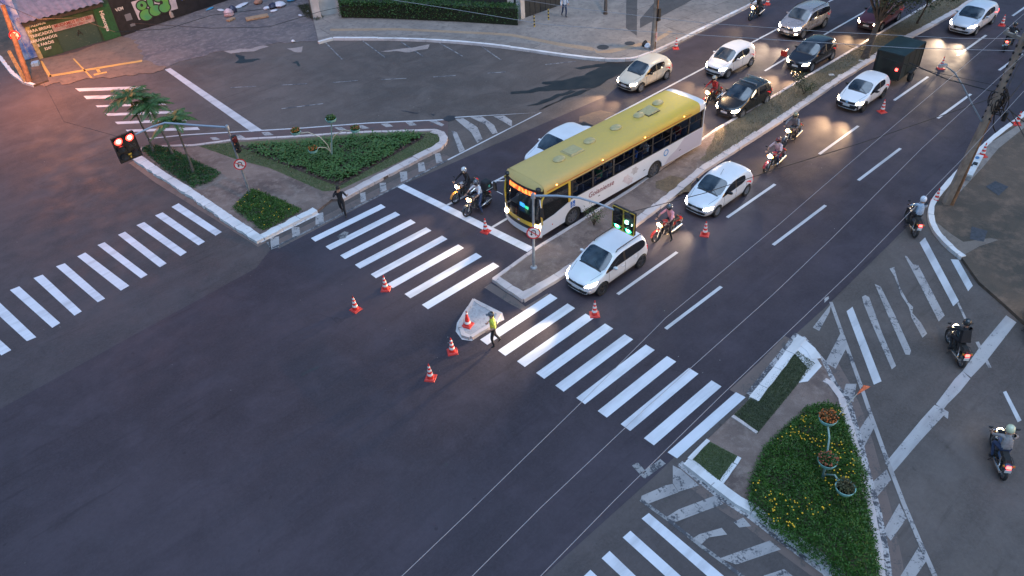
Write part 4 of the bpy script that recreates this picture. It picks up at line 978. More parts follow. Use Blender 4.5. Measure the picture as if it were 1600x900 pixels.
# people on foot
STAND = joints((0,0,.92),(0,0,1.08),(-.01,0,1.32),(-.02,0,1.50),(-.03,0,1.60),(-.03,0,1.68), [(0,-.19,1.42),(0,.19,1.42)], [(.06,-.27,1.16),(.02,.30,1.18)], [(-.16,-.24,1.06),(-.14,.34,.98)],
  [(0,-.10,.90),(0,.10,.90)], [(-.10,-.11,.50),(.06,.11,.50)], [(-.02,-.11,.08),(.26,.11,.20)], [(-.16,-.11,.03),(.16,.11,.10)])
FACEH = joints((0,0,.92),(0,0,1.08),(-.01,0,1.32),(-.02,0,1.50),(-.03,0,1.60),(-.03,0,1.68), [(0,-.19,1.42),(0,.19,1.42)], [(-.08,-.36,1.22),(-.20,.28,1.28)], [(-.22,-.42,1.36),(-.16,.05,1.50)],
  [(0,-.10,.90),(0,.10,.90)], [(-.12,-.10,.50),(.08,.10,.50)], [(-.08,-.10,.08),(.30,.10,.22)], [(-.22,-.10,.03),(.20,.10,.12)])
def satchel(o_, J, M):
    b = MB(); b.tube([(.06,-.21,1.40),(-.13,-.03,1.25),(-.10,.2,1.02)], .014, 5); b.build('strap', cloth('strap',(.02,.02,.02)), o_)
p_ = P(538,338); person('pedestrian in dark clothes hurrying off the left island, hand raised to the face', 'people on foot', 'face', FACEH, (DARKC, DARKC, SHOE), p_, R(50), extras=[satchel])
def cap(o_, J, M):
    b = MB(); b.lathe([(.0,.13),(.07,.12),(.112,.07),(.114,.02),(.0,.02)], 14, M); b.box(-.20,-.08,-.07,.07,.022,.035,0,M,.02,.02); b.build('cap', mat('cap_grey',(.10,.11,.13),.8), o_, True)
p_ = P(773,540); person('traffic officer in yellow high-visibility vest and cap on the crosswalk by the small island', 'people on foot', 'stand', STAND, (YELC, cloth('charcoal',(.02,.018,.022)), SHOE), p_, R(-35), sleeve='short', extras=[cap])
p_ = P(882,27,H); person('person in jeans and pale blue top standing at the dark wall, head out of view', 'people on foot', 'stand', STAND, (cloth('pale',(.35,.45,.6)), JEANS, SHOE), p_, R(70))
# ---------------------------------------------------------------- the bus
def bus():
    m0 = (P(894,350)+P(1020,278))/2; rz = R(-1.3)
    c = m0 + Vector((-sin(rz), cos(rz), 0))*1.16
    t = thing('city_bus', 'long city bus with yellow roof and white flanks stopped at the left crosswalk stop line', 'bus', (c.x, c.y, 0), rz)
    WH = mat('bus_white', (.66,.67,.71), .3, coat=.5, var=.05, vscale=.8, obj=True); YE = mat('bus_yellow', (.60,.40,.035), .3, coat=.5)
    ROOFY = NG('bus_roof_yellow'); n1 = ROOFY.noise(.5,5,.6,stretch=(.5,1.6,1)); n2 = ROOFY.noise(6,5,.7)
    cc = ROOFY.mix(ROOFY.ramp(n1,.35,.65), (.62,.42,.045), (.53,.37,.08)); sx_ = ROOFY.n.nodes.new('ShaderNodeSeparateXYZ'); ROOFY.lk(ROOFY.pos, sx_.inputs[0]); cc = ROOFY.mix(ROOFY.ramp(ROOFY.math('ADD', sx_.outputs[0], ROOFY.math('MULTIPLY', n1, 5.0)), 22.5, 31.0), (.50,.37,.13), cc); cc = ROOFY.mix(ROOFY.ramp(n2,.4,.75,0,.35), cc, (.38,.30,.14)); ROOFY = ROOFY.out(cc, .5)
    GLB = mat('bus_glass', (.01,.012,.014), .05, spec=.7, trans=.90); GLF = mat('bus_windscreen', (.01,.012,.014), .05, spec=.7, trans=.45)
    FRM = mat('bus_frame', (.015,.015,.017), .45)
    xf, xr, Wb, H0, HR = -5.05, 6.72, 1.25, .34, 3.02
    wb2 = 2.95; zs, zt = 1.50, 2.52
    def side(s_):
        pts = [(xf, H0+.06)]
        for wx in (-wb2, wb2):
            for k in range(13): a = pi - pi*k/12; pts.append((wx+.56*cos(a), .46+.56*sin(a)))
            if wx < 0: pass
        pts += [(xr-.02, H0+.10), (xr+.04, 1.0), (xr+.02, zs), (-3.22, zs), (-3.22, 1.42), (-4.2,1.20), (xf, 1.12)]
        q = [pts[0]]
        for p_ in pts[1:]: q.append(p_)
        b = MB(); n = len(q); y0, y1 = s_*Wb, s_*(Wb-.06)
        b.v = [(x_, y0, z_) for x_, z_ in q] + [(x_, y1, z_) for x_, z_ in q]
        b.f = [tuple(range(n)), tuple(range(n, 2*n))[::-1]] + [(i, (i+1)%n, n+(i+1)%n, n+i) for i in range(n)]; b.m = [0]*len(b.f)
        o_ = b.build('side_panel', [WH], t); return o_
    for s_ in (-1, 1): side(s_)
    # wheel wells
    for s_ in (-1,1):
        for wx in (-wb2, wb2):
            b = MB()
            k = 12; 
            for i in range(k+1): a = pi*i/k; b.v += [(wx+.57*cos(a), s_*(Wb-.03), .46+.57*sin(a)), (wx+.57*cos(a), s_*.80, .46+.57*sin(a))]
            for i in range(k): b.f.append((2*i,2*i+1,2*i+3,2*i+2)); b.m.append(0)
            b.build('wheel_arch', ARCH, t)
            wheel(t, wx, s_*(Wb-.17), .49, .28, -s_, mat('bus_rim',(.16,.16,.17),.5,metal=.6), 8)
    # roof with rounded edges, yellow; white cap at the rear
    prof = [(-1.25,2.52),(-1.25,2.70),(-1.225,2.84),(-1.16,2.94),(-1.04,2.995),(-.7,3.03),(0,3.045),(.7,3.03),(1.04,2.995),(1.16,2.94),(1.225,2.84),(1.25,2.70),(1.25,2.52)]
    def loft(nm, secs, m_, par=t):
        b = MB(); n = len(prof)
        for xx, sc, dz in secs:
            for yy, zz in prof: b.v.append((xx, yy*sc, zz+dz))
        for i in range(len(secs)-1):
            for k in range(n-1): b.f.append((i*n+k, i*n+k+1, (i+1)*n+k+1, (i+1)*n+k)); b.m.append(0)
        return b.build(nm, m_, par, True)
    rf = loft('roof', [(-4.78,1,-.02),(-4.2,1,0)] + [(-4.2+i*.8,1,0) for i in range(1,12)] + [(6.30,1,0)], ROOFY)
    loft('rear_cap', [(6.30,1,0),(6.62,.99,-.02),(6.80,.975,-.07),(6.88,.95,-.20)], WH)
    for s_ in (-1,1):
        b = MB(); b.box(-4.6,5.6, s_*1.252-.006, s_*1.252+.006, 2.60,2.66); b.build('trim_strip', mat('bus_orange',(.45,.16,.03),.4), t)
        for xx in (-4.0,-1.0,2.0,5.0): b = MB(); b.box(xx-.03,xx+.03,s_*1.26-.008,s_*1.26+.008,2.72,2.745); b.build('marker_light', AMBER, t)
    # vents and hatches
    def dome(xx, yy):
        b = MB(); b.lathe([(.29,3.0),(.29,3.09),(.24,3.14),(.0,3.16)], 18, Matrix.Translation((xx,yy,0)) @ Matrix.Diagonal((1.15,.85,1,1))); b.build('roof_vent', mat('roof_fitting',(.40,.34,.17),.5,var=.1), rf, True)
    for xx, yy in ((-2.75,-.12),(-.55,.05),(1.30,.05),(3.05,.1),(4.75,.3)): dome(xx, yy)
    for xx, yy, a in ((-1.75,.0,0),(3.75,.05,7)):
        b = MB(); b.box(-.42,.42,-.36,.36,.0,.07,0,Matrix.Translation((xx,yy,3.05)) @ Matrix.Rotation(R(-a),4,'Y'),.04,.04); hh = b.build('roof_hatch', mat('roof_fitting',(.40,.34,.17),.5,var=.1), rf)
        b = MB(); b.box(xx-.45,xx+.45,yy-.39,yy+.39,3.02,3.06); b.build('hatch_frame', FRM if a else mat('roof_fitting',(.40,.34,.17),.5), hh)
    # side windows: pillars and panes
    for s_ in (-1,1):
        xs = [-3.02,-1.62,-.20,1.22,2.64,4.06,5.5,6.58]
        for i, xx in enumerate(xs):
            b = MB(); b.box(xx-.06, xx+.06, min(s_*1.245,s_*1.19), max(s_*1.245,s_*1.19), zs, zt); b.build('window_pillar', FRM, t)
        b = MB(); b.box(-3.0,6.68,min(s_*1.246,s_*1.20),max(s_*1.246,s_*1.20),zs-.005,zs+.05); b.box(-3.0,6.68,min(s_*1.246,s_*1.20),max(s_*1.246,s_*1.20),zt-.05,zt+.03); b.build('window_rail', FRM, t)
        for a, b_ in zip(xs, xs[1:]):
            b = MB(); b.box(a+.06,b_-.06,s_*1.228-.004,s_*1.228+.004,zs+.05,zt-.05); g_ = b.build('side_window', GLB, t)
            b = MB(); b.box(a+.06,b_-.06,s_*1.236-.012,s_*1.236+.006,2.06,2.10); b.box((a+b_)/2-.02,(a+b_)/2+.02,s_*1.236-.012,s_*1.236+.006,2.10,zt-.05); b.build('window_bar', FRM, g_)
        # driver's window dips
        b = MB(); q = [(-4.98,1.14),(-4.2,1.21),(-3.26,1.45),(-3.26,2.50),(-4.80,2.50),(-4.98,2.2)]; y0 = s_*1.236
        b.v = [(x_,y0,z_) for x_,z_ in q] + [(x_,y0-s_*.01,z_) for x_,z_ in q]; n = len(q)
        b.f = [tuple(range(n)), tuple(range(n,2*n))[::-1]] + [(i,(i+1)%n,n+(i+1)%n,n+i) for i in range(n)]; b.m = [0]*len(b.f); b.build('driver_window', mat('bus_glass_dark',(.01,.012,.014),.05,spec=.7,trans=.25), t)
        b = MB(); b.box(-3.26,-3.12,min(s_*1.257,s_*1.21),max(s_*1.257,s_*1.21),1.44,2.54); b.box(-5.0,-3.2,min(s_*1.256,s_*1.21),max(s_*1.256,s_*1.21),2.50,2.58); b.tube([(-4.95,s_*1.245,1.0),(-5.0,s_*1.245,1.8),(-4.93,s_*1.245,2.3),(-4.7,s_*1.245,2.56)], .045, 6); b.build('window_surround', YE, t)
    # curved front
    def fx(y, z):
        y = y/1.25; return -5.02 - .26*(1-abs(y)**2.6) + max(0, z-1.1)*.10
    def front(nm, z0, z1, m_, y0=-1.235, y1=1.235, off=0, nu=14, nv=4, par=t, th=.03):
        b = MB()
        for iv in range(nv+1):
            for iu in range(nu+1):
                y_ = y0+(y1-y0)*iu/nu; z_ = z0+(z1-z0)*iv/nv; b.v.append((fx(y_,z_)-off, y_, z_))
        for iv in range(nv):
            for iu in range(nu): a = iv*(nu+1)+iu; b.f.append((a,a+nu+1,a+nu+2,a+1)); b.m.append(0)
        return b.build(nm, m_, par, True)
    front('front_bumper', .30, .70, WH, -1.25, 1.25); front('bumper_grille', .62, .80, FRM, -1.0, 1.0, .012); front('front_band', .70, 1.02, YE, -1.25, 1.25)
    front('number_plate', .42, .55, PLATE, -.25, .25, .03, 4, 2)
    front('badge', .86,.95, CHROME, -.08,.08,.02,2,2)
    front('windscreen', 1.02, 2.34, GLF); sg = front('sign_panel', 2.34, 2.74, FRM, -1.245, 1.245)
    SIGN = NG('destination_led'); vv = SIGN.ramp(SIGN.noise(7,2,.5,stretch=(1,1,.5)),.40,.55,.25,1.2); SIGN.b.inputs['Base Color'].default_value=(.02,.01,.01,1); SIGN.b.inputs['Emission Color'].default_value=(1,.16,.03,1); SIGN.lk(vv, SIGN.b.inputs['Emission Strength'])
    front('destination_sign', 2.40, 2.62, SIGN.m, -.95, .75, .015, 12, 2, sg)
    front('windscreen_divider', 1.02, 2.34, FRM, -.02, .02, .012, 1, 4)
    # brow between sign and roof
    b = MB()
    for i in range(15):
        y_ = -1.235+2.47*i/14; zr_ = 2.74; yt = y_*.94
        zt_ = 3.025 - .10*abs(yt/1.16)**3.0 - (.0 if abs(yt) < 1.0 else .05)
        b.v += [(fx(y_,2.74), y_, 2.74), (fx(y_,2.74)+.10, y_*.985, 2.90), (-4.76, yt*1.02, zt_)]
    for i in range(14):
        for k in range(2): b.f.append((i*3+k, i*3+k+1, i*3+k+4, i*3+k+3)); b.m.append(0)
    b.build('front_brow', ROOFY, t, True)
    for s_ in (-1,1):
        b = MB(); b.lathe([(.0,.0),(.14,.0),(.13,.07),(.07,.11),(.0,.12)], 12, Matrix.Translation((-4.92,s_*1.04,2.76)) @ Matrix.Diagonal((1.0,1.0,1,1))); b.build('brow_corner', FRM, t, True)
        b = MB(); b.v = [(fx(s_*1.235,.3),s_*1.245,.34),(-4.98,s_*1.255,.34),(-4.98,s_*1.255,1.14),(fx(s_*1.235,1.1),s_*1.245,1.14)]; b.f=[(0,1,2,3)]; b.m=[0]; b.build('corner_panel', WH, t)
        b = MB(); b.lathe([(.0,.05),(.09,.045),(.12,.0),(.12,-.05)], 14, Matrix.Translation((fx(s_*1.02,.84)-.02, s_*1.02, .84)) @ Matrix.Rotation(-pi/2,4,'Y') @ Matrix.Rotation(R(25)*s_,4,'X')); b.build('headlight', LAMP_ON if s_ else LAMP_OFF, t, True)
        beam(t, (-5.4, s_*.98, .84), 70, (1,.72,.46), 46, 1.2)
        # mirrors on loops
        b = MB(); b.tube([(-5.0,s_*1.2,2.35),(-5.25,s_*1.5,2.32),(-5.28,s_*1.62,2.1),(-5.28,s_*1.62,1.75),(-5.1,s_*1.3,1.6)], .02, 6); mm_ = b.build('mirror_arm', WH, t, True)
        b = MB(); b.box(-5.33,-5.25,s_*1.62-.11,s_*1.62+.11,1.78,2.22,0,None,.01,.02); b.build('mirror', FRM, mm_)
    b = MB(); b.box(6.69,6.75,-1.24,1.24,.45,2.80); b.build('rear_panel', WH, t)
    b = MB(); b.box(6.745,6.765,-1.0,1.0,1.7,2.5); b.build('rear_window', GLASS, t)
    for s_ in (-1,1): b = MB(); b.box(6.745,6.775,s_*1.1-.08,s_*1.1+.08,.8,1.3); b.build('tail_light', TAIL_ON, t)
    b = MB(); b.box(-4.9,6.67,-1.18,1.18,.78,.84); b.box(-4.9,6.67,-.7,.7,.40,.80); b.build('floor', mat('bus_floor',(.20,.20,.21),.7), t)
    b = MB(); b.box(-5.12,-4.75,-1.05,1.05,.84,1.22,0,None,.05,.02); b.build('dashboard', FRM, t)
    b = MB(); b.box(-4.80,-4.76,.15,.45,1.24,1.42); b.build('ticket_screen', mat('blue_screen',(.02,.1,.3),.3,emit=(.05,.35,.9),estr=1.2), t)
    b = MB(); b.box(-4.80,-4.76,-.12,.10,1.24,1.36); b.build('ticket_screen', mat('green_screen',(.02,.3,.1),.3,emit=(.05,.9,.4),estr=.8), t)
    st = MB(); st.box(0,.42,-.42,.42,1.20,1.27); st.box(.38,.46,-.42,.42,1.20,1.85,0,None,.01,.02); st.box(.1,.34,-.30,.30,.84,1.2)
    sm = st.mesh('passenger_seat', mat('bus_seat',(.03,.05,.12),.7))
    seats = []
    for s_ in (-1,1):
        for xx in (-2.6,-1.8,-.95,-.1,.75,1.6,2.45,3.3,4.15,5.0): o_ = link('passenger_seat', sm, t); o_.location = (xx, s_*.74, .0); seats.append((xx, s_*.74))
    b = MB()
    for xx in (-2.2,-.5,1.2,2.9,4.6):
        for s_ in (-1,1): b.tube([(xx,s_*.3,.84),(xx,s_*.3,2.9)], .02, 6)
    b.build('grab_poles', mat('pole_yellow',(.5,.38,.05),.4), t)
    # flank artwork and lettering
    Mx = lambda x_, z_: frame((x_, -1.2545, z_), (1,0,0), (0,0,1))
    text_mesh('Goianiense', .40, mat('lettering_wine',(.20,.05,.07),.4), .002, .004, 'lettering', t, Mx(-1.05,1.16), shear=.15)
    MUR = mat('mural_pink', (.50,.42,.45), .4, col2=(.62,.56,.58), vscale=3, obj=True); MUR2 = mat('mural_grey', (.36,.34,.36), .4, col2=(.52,.50,.52), vscale=4, obj=True)
    rnd = random.Random(3)
    pet = [(.75,.95),(1.35,1.15),(1.0,.72)]
    for cx, cz in pet:
        b = MB()
        for k in range(6):
            a = k*pi/3+rnd.random()*.3; ln = .30
            pts = [(cx+cos(a)*ln*u - sin(a)*.11*sin(pi*u)*sg_, cz+.75*(sin(a)*ln*u + cos(a)*.11*sin(pi*u)*sg_)) for sg_, us in ((1,[0,.25,.5,.75,1]),(-1,[.75,.5,.25])) for u in us]
            b.add([(x_,-1.2535-.0012*k,max(.40,z_)) for x_,z_ in pts],[tuple(range(8))[::-1]])
        b.build('mural_flower', MUR if cx != 1.35 else MUR2, t)
    b = MB(); b.add([(3.7,-1.2532,.5),(6.68,-1.2532,.5),(6.68,-1.2532,1.45),(5.2,-1.2532,1.45),(4.6,-1.2532,1.0),(4.0,-1.2532,.8)],[(0,1,2,3,4,5)]); b.build('mural_band', mat('bus_lilac',(.48,.45,.52),.35), t)
    b = MB(); b.lathe([(.19,0),(.19,.004),(.13,.004),(.13,0)], 24, frame((3.75,-1.256,1.17),(1,0,0),(0,0,1)), close=True); b.build('ring_emblem', mat('emblem_blue',(.05,.25,.55),.4), t)
    b = MB(); b.box(-3.13,-2.83,-1.2545,-1.2525,1.06,1.38)
    e_ = b.build('access_sign', mat('sign_blue',(.02,.12,.45),.4), t)
    b = MB()
    yq = -1.2565
    for pts, r_ in (([(-3.0,yq,1.31),(-2.99,yq,1.21),(-2.91,yq,1.20),(-2.87,yq,1.12)], .012), ([(-2.99+.06*cos(a_), yq, 1.155+.06*sin(a_)) for a_ in [R(110+k*24) for k in range(10)]], .010)): b.tube(pts, r_, 5)
    b.lathe([(.0,-.004),(.02,-.004),(.02,.004),(.0,.004)], 10, frame((-3.0,yq,1.34),(1,0,0),(0,0,1)))
    b.build('wheelchair_symbol', mat('sign_white',(.75,.75,.75),.4), e_)
    for xx in (-1.2,.9,2.1,4.9): b = MB(); b.box(xx-.07,xx+.07,-1.256,-1.2525,.84,.88); b.build('side_marker', FRM, t)
    b = MB(); b.box(-4.35,-4.29,-1.26,-1.2525,.70,.76); b.build('side_marker', mat('marker_red',(.6,.1,.05),.3), t)
    return t, seats
_bus, _seats = bus()
SIT = joints((.26,0,.0),(.24,0,.16),(.20,0,.40),(.17,0,.58),(.15,0,.68),(.14,0,.76), [(.20,-.18,.50),(.20,.18,.50)], [(.06,-.24,.26),(.06,.24,.26)], [(-.16,-.16,.18),(-.16,.16,.18)],
  [(.22,-.09,.0),(.22,.09,.0)], [(-.18,-.10,.02),(-.18,.10,.02)], [(-.20,-.10,-.36),(-.20,.10,-.36)], [(-.32,-.10,-.40),(-.32,.10,-.40)])
for (sx, sy), cl, lab in (((-2.6,-.74),(GREYC),'bus passenger in grey behind the first side window'),((-.95,-.74),GREENC,'bus passenger in green top at a side window near the lettering'),((-.1,-.74),WHITEC,'bus passenger in white at a middle side window'),
   ((1.6,-.74),BLUES,'bus passenger in blue at a side window above the mural'),((2.45,-.74),WHITEC,'bus passenger in white near the ring emblem'),((4.15,-.74),DARKC,'bus passenger in black towards the rear'),((5.0,-.74),REDC,'bus passenger in red at the rearmost side window')):
    q = _bus.matrix_basis @ Vector((sx+.05, sy, 1.36))
    person(lab, 'passengers seated in the bus', 'sit', SIT, (cl, JEANS, SHOE), q, _bus.rotation_euler.z, sleeve='short')
q = _bus.matrix_basis @ Vector((-4.35,-.62,1.36))
person('bus driver in pale shirt behind the windscreen', 'passengers seated in the bus', 'sit', SIT, (BLUEC, DARKC, SHOE), q, _bus.rotation_euler.z, sleeve='short')

# ---------------------------------------------------------------- covered trailer behind the old hatchback
c = P(1416,127) + Vector((0,.82,0))
t = thing('cargo_trailer', 'dark green covered cargo trailer hitched behind the old white hatchback, red lamp glowing', 'trailer', (c.x, c.y, 0), R(1))
TG = mat('trailer_green', (.008,.020,.020), .45, var=.3, vscale=2)
b = MB(); b.box(-1.35,1.45,-.80,.80,.50,1.95,0,None,.02,.02); o = b.build('body', TG, t)
b = MB(); b.box(-1.36,1.46,-.82,.82,1.95,2.02); b.box(-1.2,1.3,-.5,.5,2.02,2.07,0,None,.2,.3); b.build('roof', mat('trailer_roof',(.011,.026,.030),.5,var=.2), t)
for s_ in (-1,1):
    for xx in (-1.345,1.445): b = MB(); b.box(xx-.03,xx+.03,s_*.80-.03,s_*.80+.03,.48,1.97); b.build('corner_post', BLACKP, t)
    wheel(t, .15, s_*.93, .30, .18, -s_, RIM_D, 4)
    b = MB(); b.box(-.28,.58,min(s_*.83,s_*1.03),max(s_*.83,s_*1.03),.63,.67); b.build('mudguard', BLACKP, t)
b = MB(); b.box(-1.40,-1.37,-.62,-.48,1.05,1.20); b.build('lamp', TAIL_ON, t)
b = MB(); b.tube([(-2.2,0,.42),(-1.35,-.5,.46)], .035, 6); b.tube([(-2.2,0,.42),(-1.35,.5,.46)], .035, 6); b.tube([(-2.2,0,.42),(-2.2,0,.1)], .03, 6); b.build('drawbar', BLACKP, t)
b = MB(); b.box(-1.36,1.44,-.7,.7,.44,.50); b.build('chassis', BLACKP, t)
for xx in (-.6,.3,1.0): b = MB(); b.box(xx-.01,xx+.01,-.812,-.80,.55,1.9); b.build('panel_seam', BLACKP, t)
c = P(1378,114)
t = thing('traffic_barrel', 'orange and black striped post beside the dark green trailer', 'delineator', (c.x, c.y+.1, H*0))
for k in range(6):
    b = MB(); b.lathe([(.17-.006*k,.17*k),(.17-.006*(k+1),.17*(k+1))] if k else [(.20,0),(.17,.17)], 16); b.build('band', (mat('barrel_orange',(.75,.20,.03),.5) if k%2 else BLACKP), t, True)
b = MB(); b.lathe([(.135,1.02),(.05,1.06),(0,1.06)],16); b.build('cap', BLACKP, t, True)
# ---------------------------------------------------------------- traffic cones
CR_ = mat('cone_red', (.62,.03,.022), .45, emit=(1,.06,.04), estr=0); CW_ = mat('cone_white', (.70,.70,.70), .35); CB_ = mat('cone_base', (.50,.035,.028), .5)
def cone(label, x, y, rz, bands=3, tip=False, lying=None, z=0):
    t = thing('traffic_cone', label, 'traffic cone', (x, y, z+.002), rz, 'traffic cones marking the lanes')
    b = MB(); b.box(-.21,.21,-.21,.21,0,.045,0,None,.02,.02); b.box(-.15,.15,-.15,.15,.045,.06,0,None,.03,.03); b.build('base', CB_, t)
    R_ = lambda h: .135 - .115*(h-.05)/.70
    z0, z1 = .05, .76
    b = MB(); b.lathe([(R_(z0),z0),(R_(z1),z1),(.012,z1+.01)], 20); b.build('cone_body', CR_, t, True)
    for a, c_ in ([(.20,.30),(.40,.49),(.58,.66)] if bands == 3 else [(.13,.24),(.62,.68)]):
        b = MB(); b.lathe([(R_(a)+.004,a),(R_(c_)+.004,c_)], 20); b.build('reflective_band', CW_, t, True)
    b = MB(); b.lathe([(R_(.71)+.003,.71),(R_(.76)+.003,.765),(.0,.768)], 16); b.build('tip', mat('cone_tip',(.08,.02,.02),.5) if tip else CR_, t, True)
    if lying is not None:
        t.rotation_euler = (R(90)-.13, 0, lying); t.location.z = .18
    return t
CN = [((556,484),'banded cone farthest left in the junction, beyond the corner of the left crosswalk',3,1),((603,452),'banded cone touching the end of a stripe of the left crosswalk',3,0),((731,508),'cone with a dark tip standing on the small whitewashed island',2,1),
 ((707,550),'banded cone just below the small whitewashed island',3,0),((673,591),'lowest of the cones standing in the open junction',3,0),((759,362),'cone on the stop line in front of the bus',3,0),((929,492),'cone at the upper end of a right crosswalk stripe, in front of the white crossover',3,0),
 ((1101,367),'cone in the lane beside the rider in the pink shirt',3,0),((1378,175),'cone beside the old white hatchback with black bumper',3,0),((1470,107),'cone standing in a pool of light beside the dark green trailer',3,0),((1461,316),'cone at the foot of the twin utility poles',3,0),
 ((1534,244),'cone on the right pavement above the pale concrete bench',3,0),((1588,194),'cone on the right pavement under the bundle of cables',3,0),((1565,40),'cone beside the white hatchback with the dark mouth grille',3,0),((1056,76),'cone by the utility pole at the top pavement corner',3,0),((1199,7),'cone at the top edge behind the rider in black',3,0)]
for i, (q, lab, bn, tp) in enumerate(CN):
    z_ = H if i in (2, 11, 12) else 0
    p_ = P(*q, z_); cone(lab, p_.x, p_.y, R(8+37*i % 60), bn, tp, z=z_)
p_ = P(1221,90); cone('cone knocked over, lying on its side in front of a black hatchback', p_.x+.25, p_.y, 0, 3, 0, lying=R(100))

# ---------------------------------------------------------------- signals and signs
SIGW = mat('sign_face', (.68,.68,.70), .4); SIGR = mat('sign_red', (.55,.02,.03), .4); SIGK = mat('sign_black', (.015,.015,.017), .4)
HOUS = mat('signal_housing', (.012,.012,.013), .5); TRIM = mat('signal_trim', (.55,.36,.05), .5)
RED_L = mat('signal_red_lit', (.8,.1,.1), .3, emit=(1,.03,.02), estr=4.0); RED_H = mat('signal_red_core', (.9,.6,.5), .3, emit=(1,.40,.32), estr=4)
GRN_L = mat('signal_green_lit', (.1,.8,.4), .3, emit=(.03,1,.42), estr=3.5); GRN_H = mat('signal_green_core', (.5,.9,.7), .3, emit=(.35,1,.72), estr=6); OFFL = mat('signal_dark_lens', (.03,.035,.04), .15)
def uturn_sign(parent, M, r=.30):
    b = MB(); b.lathe([(r,-.008),(r,.0),(.0,.0)], 28, M); s_ = b.build('sign', SIGW, parent)
    b = MB(); b.lathe([(r*1.02,-.006),(r*1.02,.006),(r*.84,.006),(r*.84,-.006)], 32, M, close=True); b.build('red_ring', SIGR, s_)
    b = MB(); b.tube([M @ Vector(q) for q in ((-.24*r/.3*.86,.20*r/.3*.8,.012),(.24*r/.3*.86,-.20*r/.3*.8,.012))], .020, 6); b.build('slash', SIGR, s_)
    b = MB(); k = r/.30
    pts = [(.09*k,-.14*k,.006),(.09*k,.05*k,.006)] + [(.09*k*cos(a), .05*k+.08*k*sin(a), .006) for a in [R(30*i) for i in range(1,6)]] + [(-.09*k,.05*k,.006),(-.09*k,-.05*k,.006)]
    b.tube([M @ Vector(q) for q in pts], .020*k, 6); b.add([M @ Vector(q) for q in ((-.15*k,-.04*k,.012),(-.03*k,-.04*k,.012),(-.09*k,-.14*k,.012))], [(0,1,2)]); b.build('turn_arrow', SIGK, s_)
def double_head(parent, tl, tr, bl, z1, z0, mode):
    A, B, Cc = P(*tl, z1), P(*tr, z1), P(*bl, z0)
    X = B-A; X.z = 0; wd = X.length; ht = z1-z0; X.normalize(); M = frame(A, X, (0,0,1))
    if (M.col[2].xyz).dot(Vector((0,0,HT))-A) < 0: M = frame(B, -X, (0,0,1)); 
    # local x right as seen by the camera, local z toward it
    Xc = X if (Vector((X.x,X.y,0)).cross(Vector((0,0,1)))).dot(Vector((-A.x,-A.y,0))) > 0 else -X
    O = A if Xc.dot(B-A) > 0 else B
    M = frame(O, Xc, (0,0,1))
    hw = wd/2
    for k in range(2):
        b = MB(); b.box(k*hw+.012,(k+1)*hw-.012,-ht,0,-.14,-.02,0,M); hd_ = b.build('signal_head', HOUS, parent)
        b = MB(); x0_,x1_ = k*hw+.006,(k+1)*hw-.006
        for q in ((x0_,x1_,-.03,0),(x0_,x1_,-ht,-ht+.03)): b.box(q[0],q[1],q[2],q[3],-.03,.004,0,M)
        b.box(x0_,x0_+.022,-ht,0,-.03,.002,0,M); b.box(x1_-.022,x1_,-ht,0,-.03,.002,0,M); b.build('trim', TRIM if mode=='green' else HOUS, hd_)
        for j in range(3):
            cx, cy = (k+.5)*hw, -ht*(.18+.32*j); r_ = min(hw*.36, ht*.14)
            lit = (mode=='red' and j==0) or (mode=='green' and j==2)
            if k == 1 and j == 1:
                # two-digit countdown
                dm = GRN_H if mode=='green' else OFFL
                if mode == 'green':
                    b = MB()
                    for sx, segs in ((-.17*hw, 'afed'), (.17*hw, 'c')):
                        for sgm in segs:
                            sw, sh = .11*hw, .055*ht
                            q = {'a':(-sw,sh,sw,sh),'d':(-sw,-sh,sw,-sh),'f':(-sw,0,-sw,sh),'e':(-sw,-sh,-sw,0),'b':(sw,0,sw,sh),'c':(sw,-sh,sw,0)}[sgm]
                            b.tube([M @ Vector((cx+sx+q[0],cy+q[1],.0)), M @ Vector((cx+sx+q[2],cy+q[3],.0))], .018, 5)
                    b.build('countdown_digit', dm, hd_)
                else:
                    for sx in (-.17,.17):
                        b = MB(); b.lathe([(.12*hw,-.02),(.12*hw,.0),(.08*hw,.0),(.08*hw,-.02)],14,M @ Matrix.Translation((cx+sx*hw,cy,0)),close=True); b.build('countdown_digit', mat('dim_ring',(.06,.06,.065),.5), hd_)
                continue
            b = MB(); b.lathe([(r_,-.02),(r_*.9,.006),(.0,.02)], 18, M @ Matrix.Translation((cx,cy,0))); ln = b.build('lens', (RED_L if mode=='red' else GRN_L) if lit else OFFL, hd_, True)
            if lit:
                b = MB(); b.lathe([(r_*.50,.018),(r_*.4,.028),(.0,.032)], 16, M @ Matrix.Translation((cx,cy,0))); b.build('bulb', RED_H if mode=='red' else GRN_H, ln, True)
            # hood
            b = MB(); N = 9
            for i in range(N):
                a = R(-10+200*i/(N-1)); b.v += [tuple(M @ Vector((cx+r_*1.15*cos(a),cy+r_*1.15*sin(a),-.02))), tuple(M @ Vector((cx+r_*1.15*cos(a),cy+r_*1.15*sin(a),.02+.16*max(0,sin(a)))))]
            for i in range(N-1): b.f.append((2*i,2*i+1,2*i+3,2*i+2)); b.m.append(0)
            b.build('hood', mat('hood_red',(.10,.01,.01),.5) if (lit and mode=='red') else HOUS, hd_)  # hood of a lit red lamp: its glow is painted into the colour
    b = MB(); b.box(hw-.10,hw+.10,-ht*.80,-ht*.74,.004,.02,0,M); b.box(hw-.03,hw+.03,-ht*.92,-ht*.84,.004,.02,0,M); b.build('id_mark', TRIM, parent)
    return M, wd, ht
ARM = mat('signal_arm', (.26,.31,.38), .45, metal=.2)
